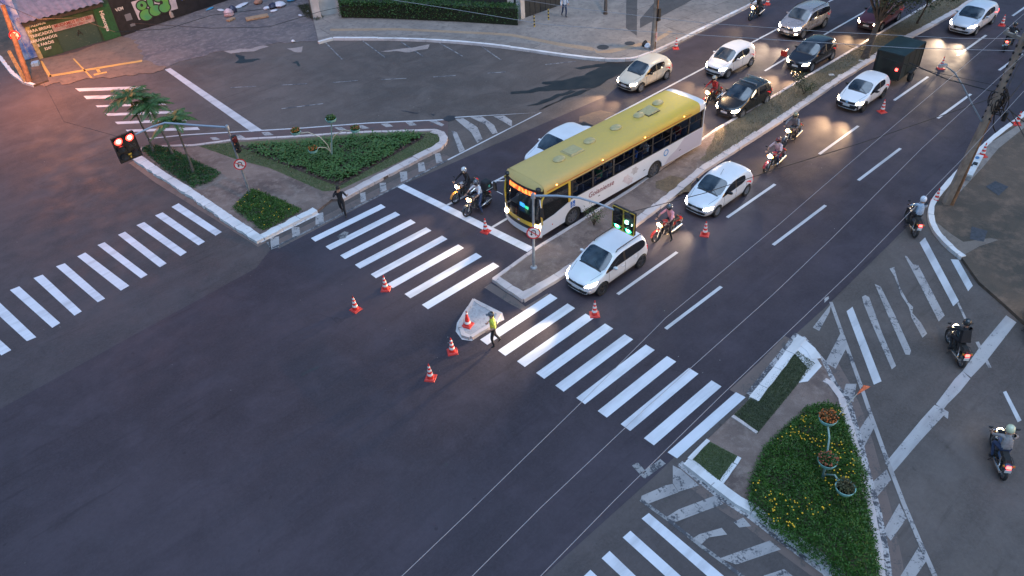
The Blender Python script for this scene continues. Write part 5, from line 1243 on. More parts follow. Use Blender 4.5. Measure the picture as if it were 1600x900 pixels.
# median signal: green
pb = P(834,418,H); pt = P(833,306,3.95)
t = thing('traffic_light', 'median traffic light with green double signal head above the white crossover', 'traffic light', (pb.x,pb.y,H), 0, 'overhead traffic lights')
L_ = lambda v: Vector(v) - pb
b = MB(); b.tube([(0,0,0), L_(pt)], [.065,.05], 12); b.build('pole', STEEL, t, True)
b = MB(); b.lathe([(.16,0),(.15,.05),(.07,.08)], 14); b.build('foot', STEEL, t, True)
arm = [L_(pt), L_(P(870,306,4.05)), L_(P(905,309,4.1)), L_(P(935,318,3.9)), L_(P(960,328,3.72))]
b = MB(); b.tube(arm, [.055,.05,.047,.043,.04], 10); b.build('arm', ARM, t, True)
b = MB(); b.lathe([(.09,-.12),(.10,.06),(.06,.12),(.0,.13)], 12, Matrix.Translation(L_(pt))); b.build('arm_bracket', STEEL, t, True)
pp = t; t.location = (pb.x,pb.y,H)
hd = thing('tmp','x','x'); bpy.data.objects.remove(hd)
def rel(parent, off):
    for ch in parent.children:
        if ch.type == 'MESH' and ch.name.split('.')[0] in ('signal_head','id_mark'):
            pass
def to_local(parent, before):
    """meshes built in place's coordinates under parent since `before`: bring them into the parent's frame"""
    off = Matrix.Translation(-parent.location)
    done = set()
    def rec(o_):
        for ch in o_.children:
            if ch.name not in before and ch.type == 'MESH' and ch.data.name not in done: ch.data.transform(off); done.add(ch.data.name)
            rec(ch)
    rec(parent)
bf = {o_.name for o_ in bpy.data.objects}
double_head(t, (957,320), (992,336), (956,348), 3.85, 2.80, 'green')
sc = pb.lerp(pt, (2.15-H)/(3.95-H)); uturn_sign(t, frame(sc + Vector((-sc.x,-sc.y,0)).normalized()*.14, Vector((0,0,1)).cross(Vector((-sc.x,-sc.y,0))), (0,0,1)))
to_local(t, bf)
# left island signal: red
pb = P(392,306,H); pt = P(355,199,4.2)
t = thing('traffic_light', 'traffic light on the left island, its arm reaching left to a red double head', 'traffic light', (pb.x,pb.y,H), 0, 'overhead traffic lights')
b = MB(); b.tube([(0,0,0), L_(pt)], [.065,.05], 12); b.build('pole', STEEL, t, True)
arm = [L_(pt), L_(P(310,196,4.3)), L_(P(258,192,4.4)), L_(P(238,198,4.35)), L_(P(212,210,4.2))]
b = MB(); b.tube(arm, [.055,.052,.05,.045,.042], 10); b.build('arm', ARM, t, True)
b = MB(); b.lathe([(.09,-.12),(.10,.06),(.06,.12),(.0,.13)], 12, Matrix.Translation(L_(pt))); b.build('arm_bracket', STEEL, t, True)
bf = {o_.name for o_ in bpy.data.objects}
double_head(t, (173,218), (208,204), (188,253), 4.3, 2.95, 'red')
sc = pb.lerp(pt, (2.15-H)/(4.2-H)); uturn_sign(t, frame(sc + Vector((-sc.x,-sc.y,0)).normalized()*.14, Vector((0,0,1)).cross(Vector((-sc.x,-sc.y,0))), (0,0,1)))
# side repeater: three lamps one above the other
for k, z_ in enumerate((3.62,3.32,3.02)):
    c = pb + (pt-pb)*((z_-H)/(4.2-H)) + Vector((.10,-.20,0))
    b = MB(); b.box(-.12,.12,-.1,.1,-.14,.14,0,Matrix.Translation(c),.02,.02); rp = b.build('repeater_housing', HOUS, t)
    dv = Vector((-.35,-.9,-.1)).normalized(); Mr = Matrix.Translation(c+dv*.10) @ Vector((0,0,1)).rotation_difference(dv).to_matrix().to_4x4()
    b = MB(); b.lathe([(.10,0),(.09,.02),(.0,.03)], 14, Mr); b.build('lens', RED_L if k == 0 else OFFL, rp, True)
    b = MB(); b.lathe([(.115,0),(.115,.12)], 14, Mr); b.build('hood', HOUS if k else mat('hood_red',(.10,.01,.01),.5), rp, True)  # top hood carries the red lamp's glow as painted colour
to_local(t, bf)

# ---------------------------------------------------------------- utility poles and cables
PCONC = mat('pole_concrete', (.22,.19,.165), .85, var=.25, vscale=3, bump=.3, bscale=20); PWOOD = mat('pole_brown', (.20,.105,.055), .85, var=.35, vscale=4)
CAB = mat('cable_black', (.012,.012,.014), .7); CABL = mat('cable_pale', (.30,.30,.33), .5)
def polething(name, label, base, top, zt, r0, r1, m, square=False, zb=H, group='utility poles'):
    a, b_ = P(*base, zb), P(*top, zt); t = thing(name, label, 'utility pole', a, 0, group)
    b = MB(); b.tube([(0,0,0), b_-a], [r0, r1], 4 if square else 12); b.build('shaft', m, t, not square)
    return t, a, b_
t, ra, rt = polething('utility_pole', 'right-hand concrete utility pole with step holes and a tangle of cables near its top', (1478,318), (1604,52), 8.6, .19, .13, PCONC, True)
for k in range(12):
    f_ = .55+.035*k; c = (rt-ra)*f_
    b = MB(); b.box(-.05,.05,-.16,.16,-.05,.05,0,Matrix.Translation(c)); b.build('step_hole', CAB, t)
b = MB(); b.box(-.9,.9,-.06,.06,-.06,.06,0,Matrix.Translation((rt-ra)*.97) @ Matrix.Rotation(R(70),4,'Z')); ca = b.build('crossarm', PCONC, t)
for q in (-.8,-.4,.4,.8):
    b = MB(); M_ = Matrix.Translation((rt-ra)*.97) @ Matrix.Rotation(R(70),4,'Z') @ Matrix.Translation((q,0,.06)); b.lathe([(.03,0),(.06,.05),(.03,.08),(.06,.12),(.02,.16)], 10, M_); b.build('insulator', mat('insulator',(.30,.28,.26),.3), ca, True)
rnd = random.Random(11)
b = MB(); cc = P(1560,158,5.5)-ra
for k in range(16):
    pts = []; a0 = rnd.random()*6.3; rr_ = rnd.uniform(.15,.5); th = rnd.uniform(0,3.1)
    for i in range(13):
        a = a0 + 6.3*i/12; pts.append(cc + Vector((rr_*cos(a)*cos(th), rr_*cos(a)*sin(th), rr_*1.3*sin(a) + rnd.uniform(-.05,.05))) + Vector((rnd.uniform(-.05,.05),)*3))
    b.tube(pts, .022, 5)
for k in range(7):
    s_ = cc + Vector((rnd.uniform(-.3,.3), rnd.uniform(-.3,.3), rnd.uniform(-.4,.2))); e_ = s_ + Vector((rnd.uniform(.2,1.3), rnd.uniform(-.9,.2), -rnd.uniform(.5,1.6)))
    b.tube([s_, s_.lerp(e_,.5)+Vector((0,0,-.25)), e_], .025, 5)
b.build('cable_tangle', CAB, t)
c1 = P(1585,185,4.4)-ra
for off in ((1505,195),(1592,212)):
    q = P(1533,205,3.9)-ra; e_ = P(1560 if off[0]==1505 else 1580, 190, 4.6)-ra
b = MB(); b.lathe([(.0,-.22),(.09,-.2),(.10,.2),(.0,.22)], 10, Matrix.Translation(P(1570,182,4.9)-ra)); b.build('splice_box', CAB, t, True)
# street lamp arm on that pole
b = MB(); pts = [P(1534,190,4.6)-ra, P(1520,165,5.1)-ra, P(1505,135,5.7)-ra, P(1492,114,6.1)-ra, P(1476,102,6.3)-ra]
b.tube(pts, [.04,.034,.032,.03,.03], 8); b.build('lamp_arm', mat('arm_grey',(.16,.17,.19),.5), t, True)
b = MB(); b.box(-.28,.12,-.10,.10,-.05,.05,0,Matrix.Translation(pts[-1]) @ Matrix.Rotation(R(-30),4,'Z'),.03,.02); b.build('lamp_head', STEEL, t, True)
t2, a2, b2 = polething('utility_pole', 'thin brown post standing against the right-hand concrete utility pole', (1487,320), (1562,150), 5.4, .09, .07, PWOOD)
t3, la, lt_ = polething('utility_pole', 'left-hand brown utility pole carrying the round no-stopping sign', (46,128), (4,8), 4.9, .20, .15, PWOOD)
sc = P(22,54,3.05); bf = {o_.name for o_ in bpy.data.objects}
Ms = frame(sc + Vector((-sc.x,-sc.y,0)).normalized()*.25, Vector((0,0,1)).cross(Vector((-sc.x,-sc.y,0))), (0,0,1))
b = MB(); b.lathe([(.33,-.008),(.33,0),(0,0)], 28, Ms); s_ = b.build('sign', SIGW, t3)
b = MB(); b.lathe([(.34,-.006),(.34,.006),(.25,.006),(.25,-.006)], 28, Ms, close=True); b.build('red_ring', SIGR, s_)
b = MB(); b.tube([Ms @ Vector(q) for q in ((-.19,.19,.01),(.19,-.19,.01))], .022, 6); b.tube([Ms @ Vector(q) for q in ((.19,.19,.01),(-.19,-.19,.01))], .022, 6); b.build('slash', SIGR, s_)
text_mesh('E', .30, SIGK, .004, .008, 'letter', s_, Ms @ Matrix.Translation((0,0,.012)))
to_local(t3, bf)
a = P(40,128,H); tp_ = P(14,80,1.9); t = thing('concrete_post', 'short yellowish post leaning at the foot of the left utility pole', 'post', a, 0)
b = MB(); b.tube([(0,0,0), tp_-a], [.14,.12], 4); b.build('shaft', mat('post_yellow',(.30,.20,.09),.8,var=.3), t)
t4, ta, tb = polething('utility_pole', 'grey utility pole at the top pavement corner with small black signal and red-white band', (1019,78), (1027,-20), 4.2, .15, .13, PCONC)
b = MB(); b.tube([(.22,-.05,0),(.24,-.05,3.9)], .05, 8); b.build('conduit', PWOOD, t4, True)
b = MB(); b.box(.18,.42,-.22,.02,1.95,2.75,0,None,.02,.02); b.build('pedestrian_signal', HOUS, t4)
b = MB(); b.lathe([(.085,.55),(.085,1.15)], 12, Matrix.Translation((.24,-.05,0))); b.build('red_white_band', mat('band_red_white',(.55,.10,.10),.5,col2=(.7,.7,.7),vscale=6), t4, True)
p_ = P(1012,75,H); t = thing('rubbish_bag', 'small white and black rubbish bags at the foot of the corner utility pole', 'rubbish bag', p_, 0)
b = MB(); b.lathe([(.0,0),(.2,.02),(.24,.14),(.14,.3),(.03,.36),(0,.36)], 10); b.build('white_bag', WHITEC, t, True)
b = MB(); b.lathe([(.0,0),(.22,.02),(.24,.16),(.12,.34),(.03,.42),(0,.42)], 10, Matrix.Translation((.15,.35,0))); b.build('black_bag', DARKC, t, True)
def cable(pts, r, m, label, sag=0):
    P3 = [P(x_, y_, z_) for x_, y_, z_ in pts]; out = []
    for i in range(len(P3)-1):
        for k in range(8): u = k/8; q = P3[i].lerp(P3[i+1], u); q.z -= sag*4*u*(1-u); out.append(q)
    out.append(P3[-1]); c0 = out[0].copy()
    b = MB(); b.tube([q-c0 for q in out], r, 5); o_ = b.build('overhead_cable', m); o_.location = c0; tag(o_, label, 'cable', 'overhead cables')
cable([(560,965,8),(735,798,8),(905,632,8),(1040,497,8.0),(1218,350,8.0),(1330,253,8.1),(1478,128,8.3),(1604,18,8.5)], .0065, CABL, 'pale overhead cable, the one farthest left of three crossing the junction to the right-hand pole')
cable([(680,958,8),(845,793,8),(1010,637,8.0),(1208,460,8.0),(1300,372,8.1),(1440,232,8.3),(1606,80,8.5)], .0065, CABL, 'pale overhead cable, middle one of three crossing the junction to the right-hand pole')
cable([(790,956,8),(960,782,8),(1130,615,8.0),(1335,420,8.0),(1500,252,8.1),(1600,142,8.4)], .0065, CABL, 'pale overhead cable nearest the right island, passing over the cone at the twin poles')
cable([(575,-6,8),(700,13,8),(850,38,7.8),(1020,50,7.7),(1210,62,7.6),(1420,75,7.4),(1610,80,7.3)], .012, CABL, 'upper pale cable across the top of the junction')
cable([(770,-8,8.4),(900,13,8.2),(1100,36,8.0),(1300,50,7.9),(1500,60,7.8),(1610,60,7.7)], .010, CABL, 'topmost pale cable running to the upper right')
cable([(960,338,6),(1100,302,5.9),(1220,262,5.8),(1350,222,5.8),(1450,188,5.9),(1560,150,6.1)], .014, CAB, 'black cable sagging from the green signal head to the cable tangle')
cable([(1420,98,6.5),(1480,124,6.4),(1560,145,6.2)], .022, CAB, 'thick black cable passing over the cone beside the trailer')
cable([(1320,70,6.8),(1430,106,6.7),(1530,128,6.4),(1565,135,6.3)], .010, CAB, 'thin dark cable above the dark green trailer')
for k, (a_, b_) in enumerate((((1570,145),(1612,60)),((1572,160),(1612,110)),((1575,170),(1612,200)),((1580,175),(1612,235)))):
    cable([(*a_,5.6),(*b_,5.9)], .02, CAB, ['cable leaving the tangle steeply up to the right','cable leaving the tangle gently up to the right','cable leaving the tangle down to the right','lowest cable leaving the tangle to the right'][k])
cable([(-5,2,5),(60,30,5),(120,28,5),(180,50,4.6),(262,45,4.4),(330,24,4.6),(430,12,4.8)], .016, CAB, 'dark cable looping in front of the green shop wall')
cable([(205,36,4.2),(330,44,4.0),(420,42,3.9),(500,18,4.2),(545,8,4.4)], .016, CAB, 'dark cable crossing above the rubbish dump')
cable([(-5,-10,5.2),(100,190,5.0),(190,215,4.6),(260,270,4.4)], .008, CAB, 'thin cable running down over the far left crosswalk')

# ---------------------------------------------------------------- lamp light from the street lamp on the left pole
ls = thing('street_lamp', 'street lamp arm and head mounted high on the left-hand pole, casting orange light', 'street lamp', (la.x+.6, la.y-.5, 6.9), R(-60))
b = MB(); b.tube([(-.4,-.1,-.6),(-.2,0,0),(.5,0,.45),(1.1,0,.5)], .04, 7); b.build('arm', STEEL, ls, True)
b = MB(); b.box(1.0,1.55,-.13,.13,.42,.55,0,None,.04,.04); b.build('lamp_head', STEEL, ls)
b = MB(); b.lathe([(.0,.39),(.09,.40),(.10,.42)], 12, Matrix.Translation((1.28,0,0))); b.build('bulb', mat('sodium_lamp',(.9,.6,.3),.3,emit=(1,.45,.15),estr=20), ls)
l = bpy.data.lights.new('sodium_light','POINT'); l.energy = 1550; l.color = (1,.31,.09); l.shadow_soft_size = .15
o = bpy.data.objects.new('sodium_light', l); C.objects.link(o); o.location = (la.x-.3, la.y-4.0, 6.6)

# ---------------------------------------------------------------- small things
a = P(1517,268,H); t = thing('concrete_bench', 'pale concrete bench with a small blue mark behind the twin utility poles', 'bench', a, math.atan2((P(1530,247)-P(1506,290)).y, (P(1530,247)-P(1506,290)).x))
b = MB(); b.box(-1.15,1.15,-.22,.22,.34,.42,0,None,.01,.01); b.build('seat', mat('bench_pale',(.52,.53,.54),.6,var=.15,vscale=3), t)
for xx in (-.8,.8): b = MB(); b.box(xx-.1,xx+.1,-.18,.18,0,.34); b.build('leg', mat('bench_pale',(.52,.53,.54),.6), t)
b = MB(); b.lathe([(.0,.421),(.12,.422),(.12,.424),(.0,.424)], 14, Matrix.Translation((.75,0,0)) @ Matrix.Diagonal((1.4,.8,1,1))); b.build('blue_mark', mat('bench_blue',(.05,.14,.28),.6), t)
b = MB(); b.box(-.05,.18,-.16,.05,.42,.47); b.box(-.25,-.1,0,.14,.42,.455); b.build('black_mark', SIGK, t)
for i,(q, lab) in enumerate((((835,42),'black and yellow striped bollard nearest the hedge end'),((857,31),'black and yellow striped bollard by the dark wall'))):
    a = P(*q, H); t = thing('bollard', lab, 'bollard', a, 0, 'striped bollards on the top pavement')
    for k in range(7): b = MB(); b.lathe([(.05,.12*k),(.05,.12*(k+1))], 10); b.build('stripe', (SIGK if k%2 else mat('bollard_yellow',(.55,.42,.10),.6)), t, True)
    b = MB(); b.lathe([(.055,.84),(.03,.90),(0,.90)],10); b.build('cap', SIGK, t, True)
a = P(1311,648,1.9); e_ = P(1336,618,2.15); t = thing('paper_flag', 'small orange pennant on a thin stick rising from the nearest hanging flower bowl', 'pennant', a, 0)
f1, f2, f3 = P(1338,617,2.2)-a, P(1349,606,2.3)-a, P(1360,604,2.3)-a
b = MB(); b.tube([(0,0,0), f1, f2], .012, 5); b.build('stick', mat('stick',(.35,.33,.28),.7), t)
b = MB(); n_ = (f3-f1).cross(Vector((0,0,1))).normalized()*.01
for q in (n_, -n_): b.add([f1+q, f1.lerp(f2,.9)+Vector((0,0,.16))+q, f3+q], [(0,1,2)])
b.build('pennant', mat('pennant_orange',(.60,.17,.09),.7,var=.3,vscale=15), t)
# litter
rnd = random.Random(5)
for q, lab, s_ in (((1345,95),'crumpled white paper on the dry verge beside the tree',.12),((1392,72),'scrap of paper on the kerb side of the dry verge',.1),((1299,117),'flat pale tile lying on the dirt of the median',.16),((1313,118),'second flat pale tile, nearer the kerb, on the median dirt',.16),((1420,72),'white scrap in the dry grass under the thin tree',.1)):
    a = P(*q, H+.01); b = MB(); b.box(-s_,s_,-s_*.8,s_*.8,0,.03,0,Matrix.Rotation(rnd.random()*3,4,'Z'),.01,.02); o_ = b.build('litter', mat('litter_pale',(.45,.42,.40),.8)); o_.location = a; tag(o_, lab, 'litter')

ls = thing('street_lamp', 'street lamp head on the top-corner utility pole, lighting the avenue warmly', 'street lamp', (tb.x, tb.y, 7.6), R(-50))
b = MB(); b.tube([(0,0,-3.4),(0,0,-.3),(.5,0,.2),(1.4,0,.35)], .05, 7); b.build('arm', STEEL, ls, True)
b = MB(); b.box(1.35,1.95,-.14,.14,.27,.42,0,None,.04,.04); b.build('lamp_head', STEEL, ls)
b = MB(); b.lathe([(.0,.24),(.09,.25),(.10,.27)], 12, Matrix.Translation((1.68,0,0))); b.build('bulb', mat('warm_lamp',(.9,.7,.4),.3,emit=(1,.72,.42),estr=15), ls)
l = bpy.data.lights.new('street_light','POINT'); l.energy = 650; l.color = (1,.66,.36); l.shadow_soft_size = .2
o = bpy.data.objects.new('street_light', l); C.objects.link(o); o.location = (tb.x+1.2, tb.y-2.0, 7.5)
# ---------------------------------------------------------------- vegetation
def leafmat(name, a, b_, c_, rough=.6, scale=2.5):
    g = NG(name); col = g.mix(g.ramp(g.noise(scale,4,.6),.38,.62), a, b_); col = g.mix(g.ramp(g.noise(scale*7,3,.6),.5,.7,0,.8), col, c_)
    g.b.inputs['Subsurface Weight'].default_value = 0
    return g.out(col, rough)
LF_BED = leafmat('leaf_bed', (.020,.066,.006), (.042,.118,.012), (.075,.165,.022)); LF_HEDGE = leafmat('leaf_hedge', (.016,.062,.014), (.032,.10,.020), (.050,.13,.026))
LF_LILY = leafmat('leaf_lily', (.028,.080,.014), (.050,.12,.022), (.11,.18,.045)); LF_PALM = leafmat('leaf_palm', (.030,.075,.016), (.05,.115,.024), (.095,.16,.04)); LF_TREE = leafmat('leaf_tree', (.016,.030,.010), (.028,.048,.016), (.05,.065,.022))
LF_DRY = leafmat('leaf_dry', (.16,.13,.07), (.11,.105,.05), (.24,.19,.10)); BARK = mat('bark', (.055,.042,.034), .9, var=.4, vscale=6, bump=.6, bscale=15); BARK_P = mat('bark_palm', (.12,.10,.085), .85, var=.3, vscale=8)
FL_Y = mat('flower_yellow', (.75,.42,.02), .5); FL_O = mat('flower_orange', (.48,.13,.03), .6); FL_R = mat('flower_rust', (.30,.08,.04), .6)
rv = random.Random(21)
def inside(pt, poly):
    x_, y_ = pt; c_ = False; n = len(poly)
    for i in range(n):
        a, b_ = poly[i], poly[i-1]
        if (a[1] > y_) != (b_[1] > y_) and x_ < (b_[0]-a[0])*(y_-a[1])/(b_[1]-a[1])+a[0]: c_ = not c_
    return c_
def edge_d(pt, poly):
    d = 9; p_ = Vector((pt[0],pt[1])); n = len(poly)
    for i in range(n):
        a, b_ = Vector(poly[i-1][:2]), Vector(poly[i][:2]); u = max(0,min(1,(p_-a).dot(b_-a)/max(1e-6,(b_-a).length_squared))); d = min(d,(p_-(a+(b_-a)*u)).length)
    return d
class Leaves:
    def __init__(s): s.v = []; s.f = []
    def leaf(s, p_, d, n_, ln, wd):
        """rhombic leaf from p along d, n ~ normal"""
        sd = d.cross(n_); 
        if sd.length < 1e-4: sd = Vector((1,0,0))
        sd.normalize(); k = len(s.v); m = p_ + d*ln*.5
        s.v += [tuple(p_), tuple(m+sd*wd*.5), tuple(p_+d*ln), tuple(m-sd*wd*.5)]; s.f.append((k,k+1,k+2,k+3))
    def rnd(s, p_, ln, wd, up=.3):
        d = Vector((rv.gauss(0,1), rv.gauss(0,1), rv.gauss(up,.8))).normalized(); n_ = Vector((rv.gauss(0,1), rv.gauss(0,1), rv.gauss(0,1))); s.leaf(p_, d, n_, ln, wd)
    def build(s, name, m, parent=None):
        me = bpy.data.meshes.new(name); me.from_pydata(s.v, [], s.f); me.materials.append(m); me.update(); return link(name, me, parent)
def bbox(poly): xs = [p_[0] for p_ in poly]; ys = [p_[1] for p_ in poly]; return min(xs), max(xs), min(ys), max(ys)
def scatter(poly, n):
    x0,x1,y0,y1 = bbox(poly); out = []
    while len(out) < n:
        q = (rv.uniform(x0,x1), rv.uniform(y0,y1))
        if inside(q, poly): out.append(q)
    return out
def bed(name, label_group, poly, n, h, ln, wd, m, z0=H, clump=1.6, up=.5):
    L = Leaves()
    for q in scatter(poly, n):
        e_ = min(1, edge_d(q, poly)/.35); hh = h*(.35+.65*e_)*(.66+.75*pnoise(Vector((q[0]*clump,q[1]*clump,1.3))) + .35*pnoise(Vector((q[0]*clump*3.1,q[1]*clump*3.1,7)))) 
        z_ = z0 + max(.03, hh)*(rv.random()**.45)
        L.rnd(Vector((q[0]+rv.gauss(0,.05), q[1]+rv.gauss(0,.05), z_)), ln*rv.uniform(.6,1.3), wd*rv.uniform(.7,1.2), up)
    o_ = L.build(name, m); return tag(o_, kind='stuff', label=label_group, cat='plants')
def poly_px(pts, z=H): return [(p_.x, p_.y) for p_ in T(pts, z)]
bigbed = poly_px([(1290,630),(1312,634),(1322,665),(1338,700),(1350,740),(1358,790),(1368,850),(1374,900),(1380,980),(1320,925),(1292,890),(1235,848),(1182,806),(1170,785),(1172,752),(1195,700),(1230,664),(1262,636)], H+.1)
bed('flower_bed_foliage', 'dense dark green bed dotted with yellow flowers on the right island', bigbed, 42000, .62, .10, .035, LF_BED)
def flowers(poly, n, z, m, nm, lab, r=.024, dens=None):
    b = MB(); k = 0
    for q in scatter(poly, n):
        if dens and pnoise(Vector((q[0]*.6,q[1]*.6,4))) < dens: continue
        zz = z*(.8+.35*pnoise(Vector((q[0]*1.6,q[1]*1.6,1.3)))); rr_ = r*rv.uniform(.7,1.3)
        b.lathe([(.0,0),(rr_,.006),(rr_*.8,.02),(.0,.022)], 6, Matrix.Translation((q[0],q[1],H+zz)))
    return tag(b.build(nm, m), label=lab, cat='flowers', kind='stuff')
bigfl = poly_px([(1290,632),(1318,640),(1330,700),(1338,745),(1290,800),(1235,830),(1185,800),(1176,755),(1200,700),(1235,660),(1262,640)], H+.5)
flowers(bigfl, 330, .66, FL_Y, 'yellow_flowers', 'yellow flowers scattered over the bed of the right island', dens=-.12)
bedA = poly_px([(222,234),(232,229),(262,231),(300,250),(345,271),(330,285),(303,294),(262,268)])
bed('ground_cover', 'low round-leaved ground cover under the three palms', bedA, 9000, .34, .09, .05, LF_HEDGE, clump=2.6)
bedB = poly_px([(394,296),(430,310),(471,328),(462,336),(412,361),(385,342),(364,327)])
bed('ground_cover', 'green bed with a few yellow flowers at the lower corner of the left island', bedB, 11000, .34, .10, .035, LF_BED)
flowers(bedB, 26, .34, FL_Y, 'yellow_flowers', 'few yellow flowers in the corner bed of the left island')
# lily-like plants of the triangular bed
tri = poly_px([(378,229),(470,224),(560,215),(655,211),(655,217),(532,286),(524,285),(445,256)])
L = Leaves()
for q in scatter(tri, 470):
    n = rv.randint(5,8); hh = .30*(1+.4*pnoise(Vector((q[0],q[1],3))))
    for k in range(n):
        a = 2*pi*k/n + rv.random(); d = Vector((cos(a), sin(a), rv.uniform(.6,1.6))).normalized()
        p0 = Vector((q[0],q[1],H)); ln = hh*rv.uniform(.8,1.3); L.leaf(p0, d, Vector((0,0,1)), ln, ln*.30); 
        d2 = Vector((cos(a), sin(a), rv.uniform(-.4,.3))).normalized(); L.leaf(p0+d*ln*.85, d2, Vector((0,0,1)), ln*.6, ln*.28)
tag(L.build('lily_bed', LF_LILY), kind='stuff', label='triangular bed of broad-leaved lilies on the left island', cat='plants')
b = MB(); tr2 = [Vector((x_,y_,0)) for x_,y_ in tri]
for p_ in densify(tr2, .32, True):
    b.box(-.13,.13,-.06,.06,H-.02,H+.08,0,Matrix.Translation((p_.x+rv.uniform(-.02,.02),p_.y+rv.uniform(-.02,.02),0)) @ Matrix.Rotation(rv.uniform(0,3),4,'Z'),.03,.02)
tag(b.build('bed_edging', mat('edging_stone',(.085,.055,.045),.9,var=.3,vscale=4)), kind='stuff', label='low reddish stone edging round the lily bed', cat='edging')
def grass(poly, n, h, m, nm, lab, z0=H):
    L = Leaves()
    for q in scatter(poly, n):
        d = Vector((rv.gauss(0,.5), rv.gauss(0,.5), 1)).normalized(); L.leaf(Vector((q[0],q[1],z0)), d, Vector((rv.random()-.5,rv.random()-.5,0)), h*rv.uniform(.5,1.4), .018)
    return tag(L.build(nm, m), kind='stuff', label=lab, cat='grass')
grass([(p_.x,p_.y) for p_ in dry], 15000, .10, LF_DRY, 'dry_grass', 'patchy dry grass on the far part of the median')
LF_LAWN = leafmat('grass_green', (.070,.115,.035), (.11,.15,.05), (.15,.15,.075))
grass(poly_px([(1246,548),(1273,568),(1183,678),(1144,651)]), 9000, .055, leafmat('grass_dull',(.060,.082,.035),(.09,.115,.05),(.035,.04,.022)), 'grass', 'dull green grass strip on the right island')
grass(poly_px([(1077,718),(1107,690),(1155,715),(1127,755)]), 4500, .045, LF_LAWN, 'grass', 'small square lawn at the corner of the right island')
grass(poly_px([(310,228),(370,222),(374,229),(440,256),(523,289),(532,290),(662,216),(664,209),(676,206),(688,212),(690,222),(530,297),(505,299),(420,262),(372,250)]), 12000, .06, LF_LAWN, 'grass', 'lawn surrounding the lily bed on the left island')

# palms
def palm(label, base, top, zt, n=19, ln=1.3):
    a, c = P(*base, H), P(*top, zt); t = thing('palm_tree', label, 'palm', a, 0, 'young palms on the left island')
    tp_ = c - a; b = MB(); b.tube([(0,0,0), tp_*.3+Vector((.03,0,0)), tp_*.7, tp_], [.085,.06,.05,.055], 9); b.build('trunk', BARK_P, t, True)
    b = MB(); b.tube([tp_, tp_+Vector((0,0,.45))], [.06,.035], 8); b.build('crownshaft', mat('crownshaft',(.10,.15,.05),.5), t, True)
    L = Leaves()
    for k in range(n):
        az = 2.4*k + rv.random()*.4; el = rv.uniform(.35,1.25); ll = ln*rv.uniform(.8,1.15)
        h_ = Vector((cos(az), sin(az), 0)); pts = []
        for i in range(13):
            u = i/12; pts.append(tp_ + Vector((0,0,.40)) + h_*ll*(u*cos(el*.7)+.18*u*u) + Vector((0,0,1))*ll*(sin(el)*u - 1.05*u*u*(.55+.3*cos(el))))
        for i in range(12):
            d = (pts[i+1]-pts[i]).normalized(); sd = d.cross(Vector((0,0,1))).normalized(); L.leaf(pts[i], d, Vector((0,0,1)), (pts[i+1]-pts[i]).length*1.1, .03)
            for s_ in (-1,1):
                for j in range(3):
                    q = pts[i].lerp(pts[i+1], j/3); w_ = (.36*sin(pi*min(1,(i+j/3)/12*.85+.15))+.05)*ll/1.25
                    dd = (sd*s_ + d*.6 + Vector((0,0,-.45+rv.uniform(-.25,.2)))).normalized(); L.leaf(q, dd, d.cross(dd), w_*rv.uniform(.8,1.2), .055)
    L.build('crown', LF_PALM, t)
palm('tallest palm, leftmost of the three on the left island', (242,240), (206,163), 3.15)
palm('middle palm of the three on the left island', (271,243), (238,176), 2.75, ln=1.3)
palm('palm nearest the traffic light on the left island', (304,274), (276,198), 2.95, ln=1.2)
# flower stands
def bowl(t, c, m, dens=60, r=.27, lm=None):
    b = MB(); b.lathe([(.10,-.14),(r*.85,-.11),(r,.03),(r*.92,.03),(r*.80,-.05),(.0,-.05)], 20, Matrix.Translation(c)); bo = b.build('bowl', mat('bowl_mint',(.26,.50,.46),.5,var=.15,vscale=6), t, True)
    b = MB(); b.lathe([(.0,.0),(r*.9,.0)], 16, Matrix.Translation(c)); b.build('soil', SOIL, bo)
    L = Leaves()
    for k in range(dens*5):
        a = rv.random()*6.3; rr_ = r*.88*math.sqrt(rv.random()); L.rnd(Vector(c)+Vector((rr_*cos(a), rr_*sin(a), rv.uniform(0,.20)*(1-.6*(rr_/r)**2)+.02)), .09, .045, .6)
    L.build('foliage', lm or LF_BED, bo)
    if m:
        b = MB()
        for k in range(dens):
            a = rv.random()*6.3; rr_ = r*math.sqrt(rv.random()); b.lathe([(.0,0),(.028,.01),(.02,.03),(0,.03)], 6, Matrix.Translation(Vector(c)+Vector((rr_*cos(a), rr_*sin(a), .06+.15*rv.random()*(1-.5*(rr_/r)**2)))))
        tag(b.build('flowers', m, bo), kind='stuff')
MINT = mat('stand_mint', (.22,.34,.32), .5); CREAM = mat('stand_cream', (.50,.42,.32), .5)
a = P(519,246,H); t = thing('flower_stand', 'flower stand of four mint bowls on curved arms in the lily bed', 'flower stand', a, 0, 'flower stands on the islands')
top = P(517,186,2.5)-a; b = MB(); b.tube([(0,0,0), top-Vector((0,0,.1))], .035, 8); b.build('post', MINT, t, True); bowl(t, top, None, 60, .30, LF_LILY)
for q, z_, fm in (((462,206),1.75,FL_O),((555,202),1.85,FL_R),((489,234),1.05,FL_O)):
    e_ = P(*q, z_)-a; b = MB(); mid = Vector((e_.x*.25, e_.y*.25, e_.z*.80)); b.tube([(0,0,.25), Vector((e_.x*.06,e_.y*.06,e_.z*.5)), mid, Vector((e_.x*.6,e_.y*.6,e_.z*.98)), e_-Vector((0,0,.12))], .028, 7); b.build('arm', CREAM, t, True); bowl(t, e_, fm, 50, .27)
a = P(1283,752,H); t = thing('flower_stand', 'flower stand of three mint bowls rising from the yellow-flowered bed', 'flower stand', a, 0, 'flower stands on the islands')
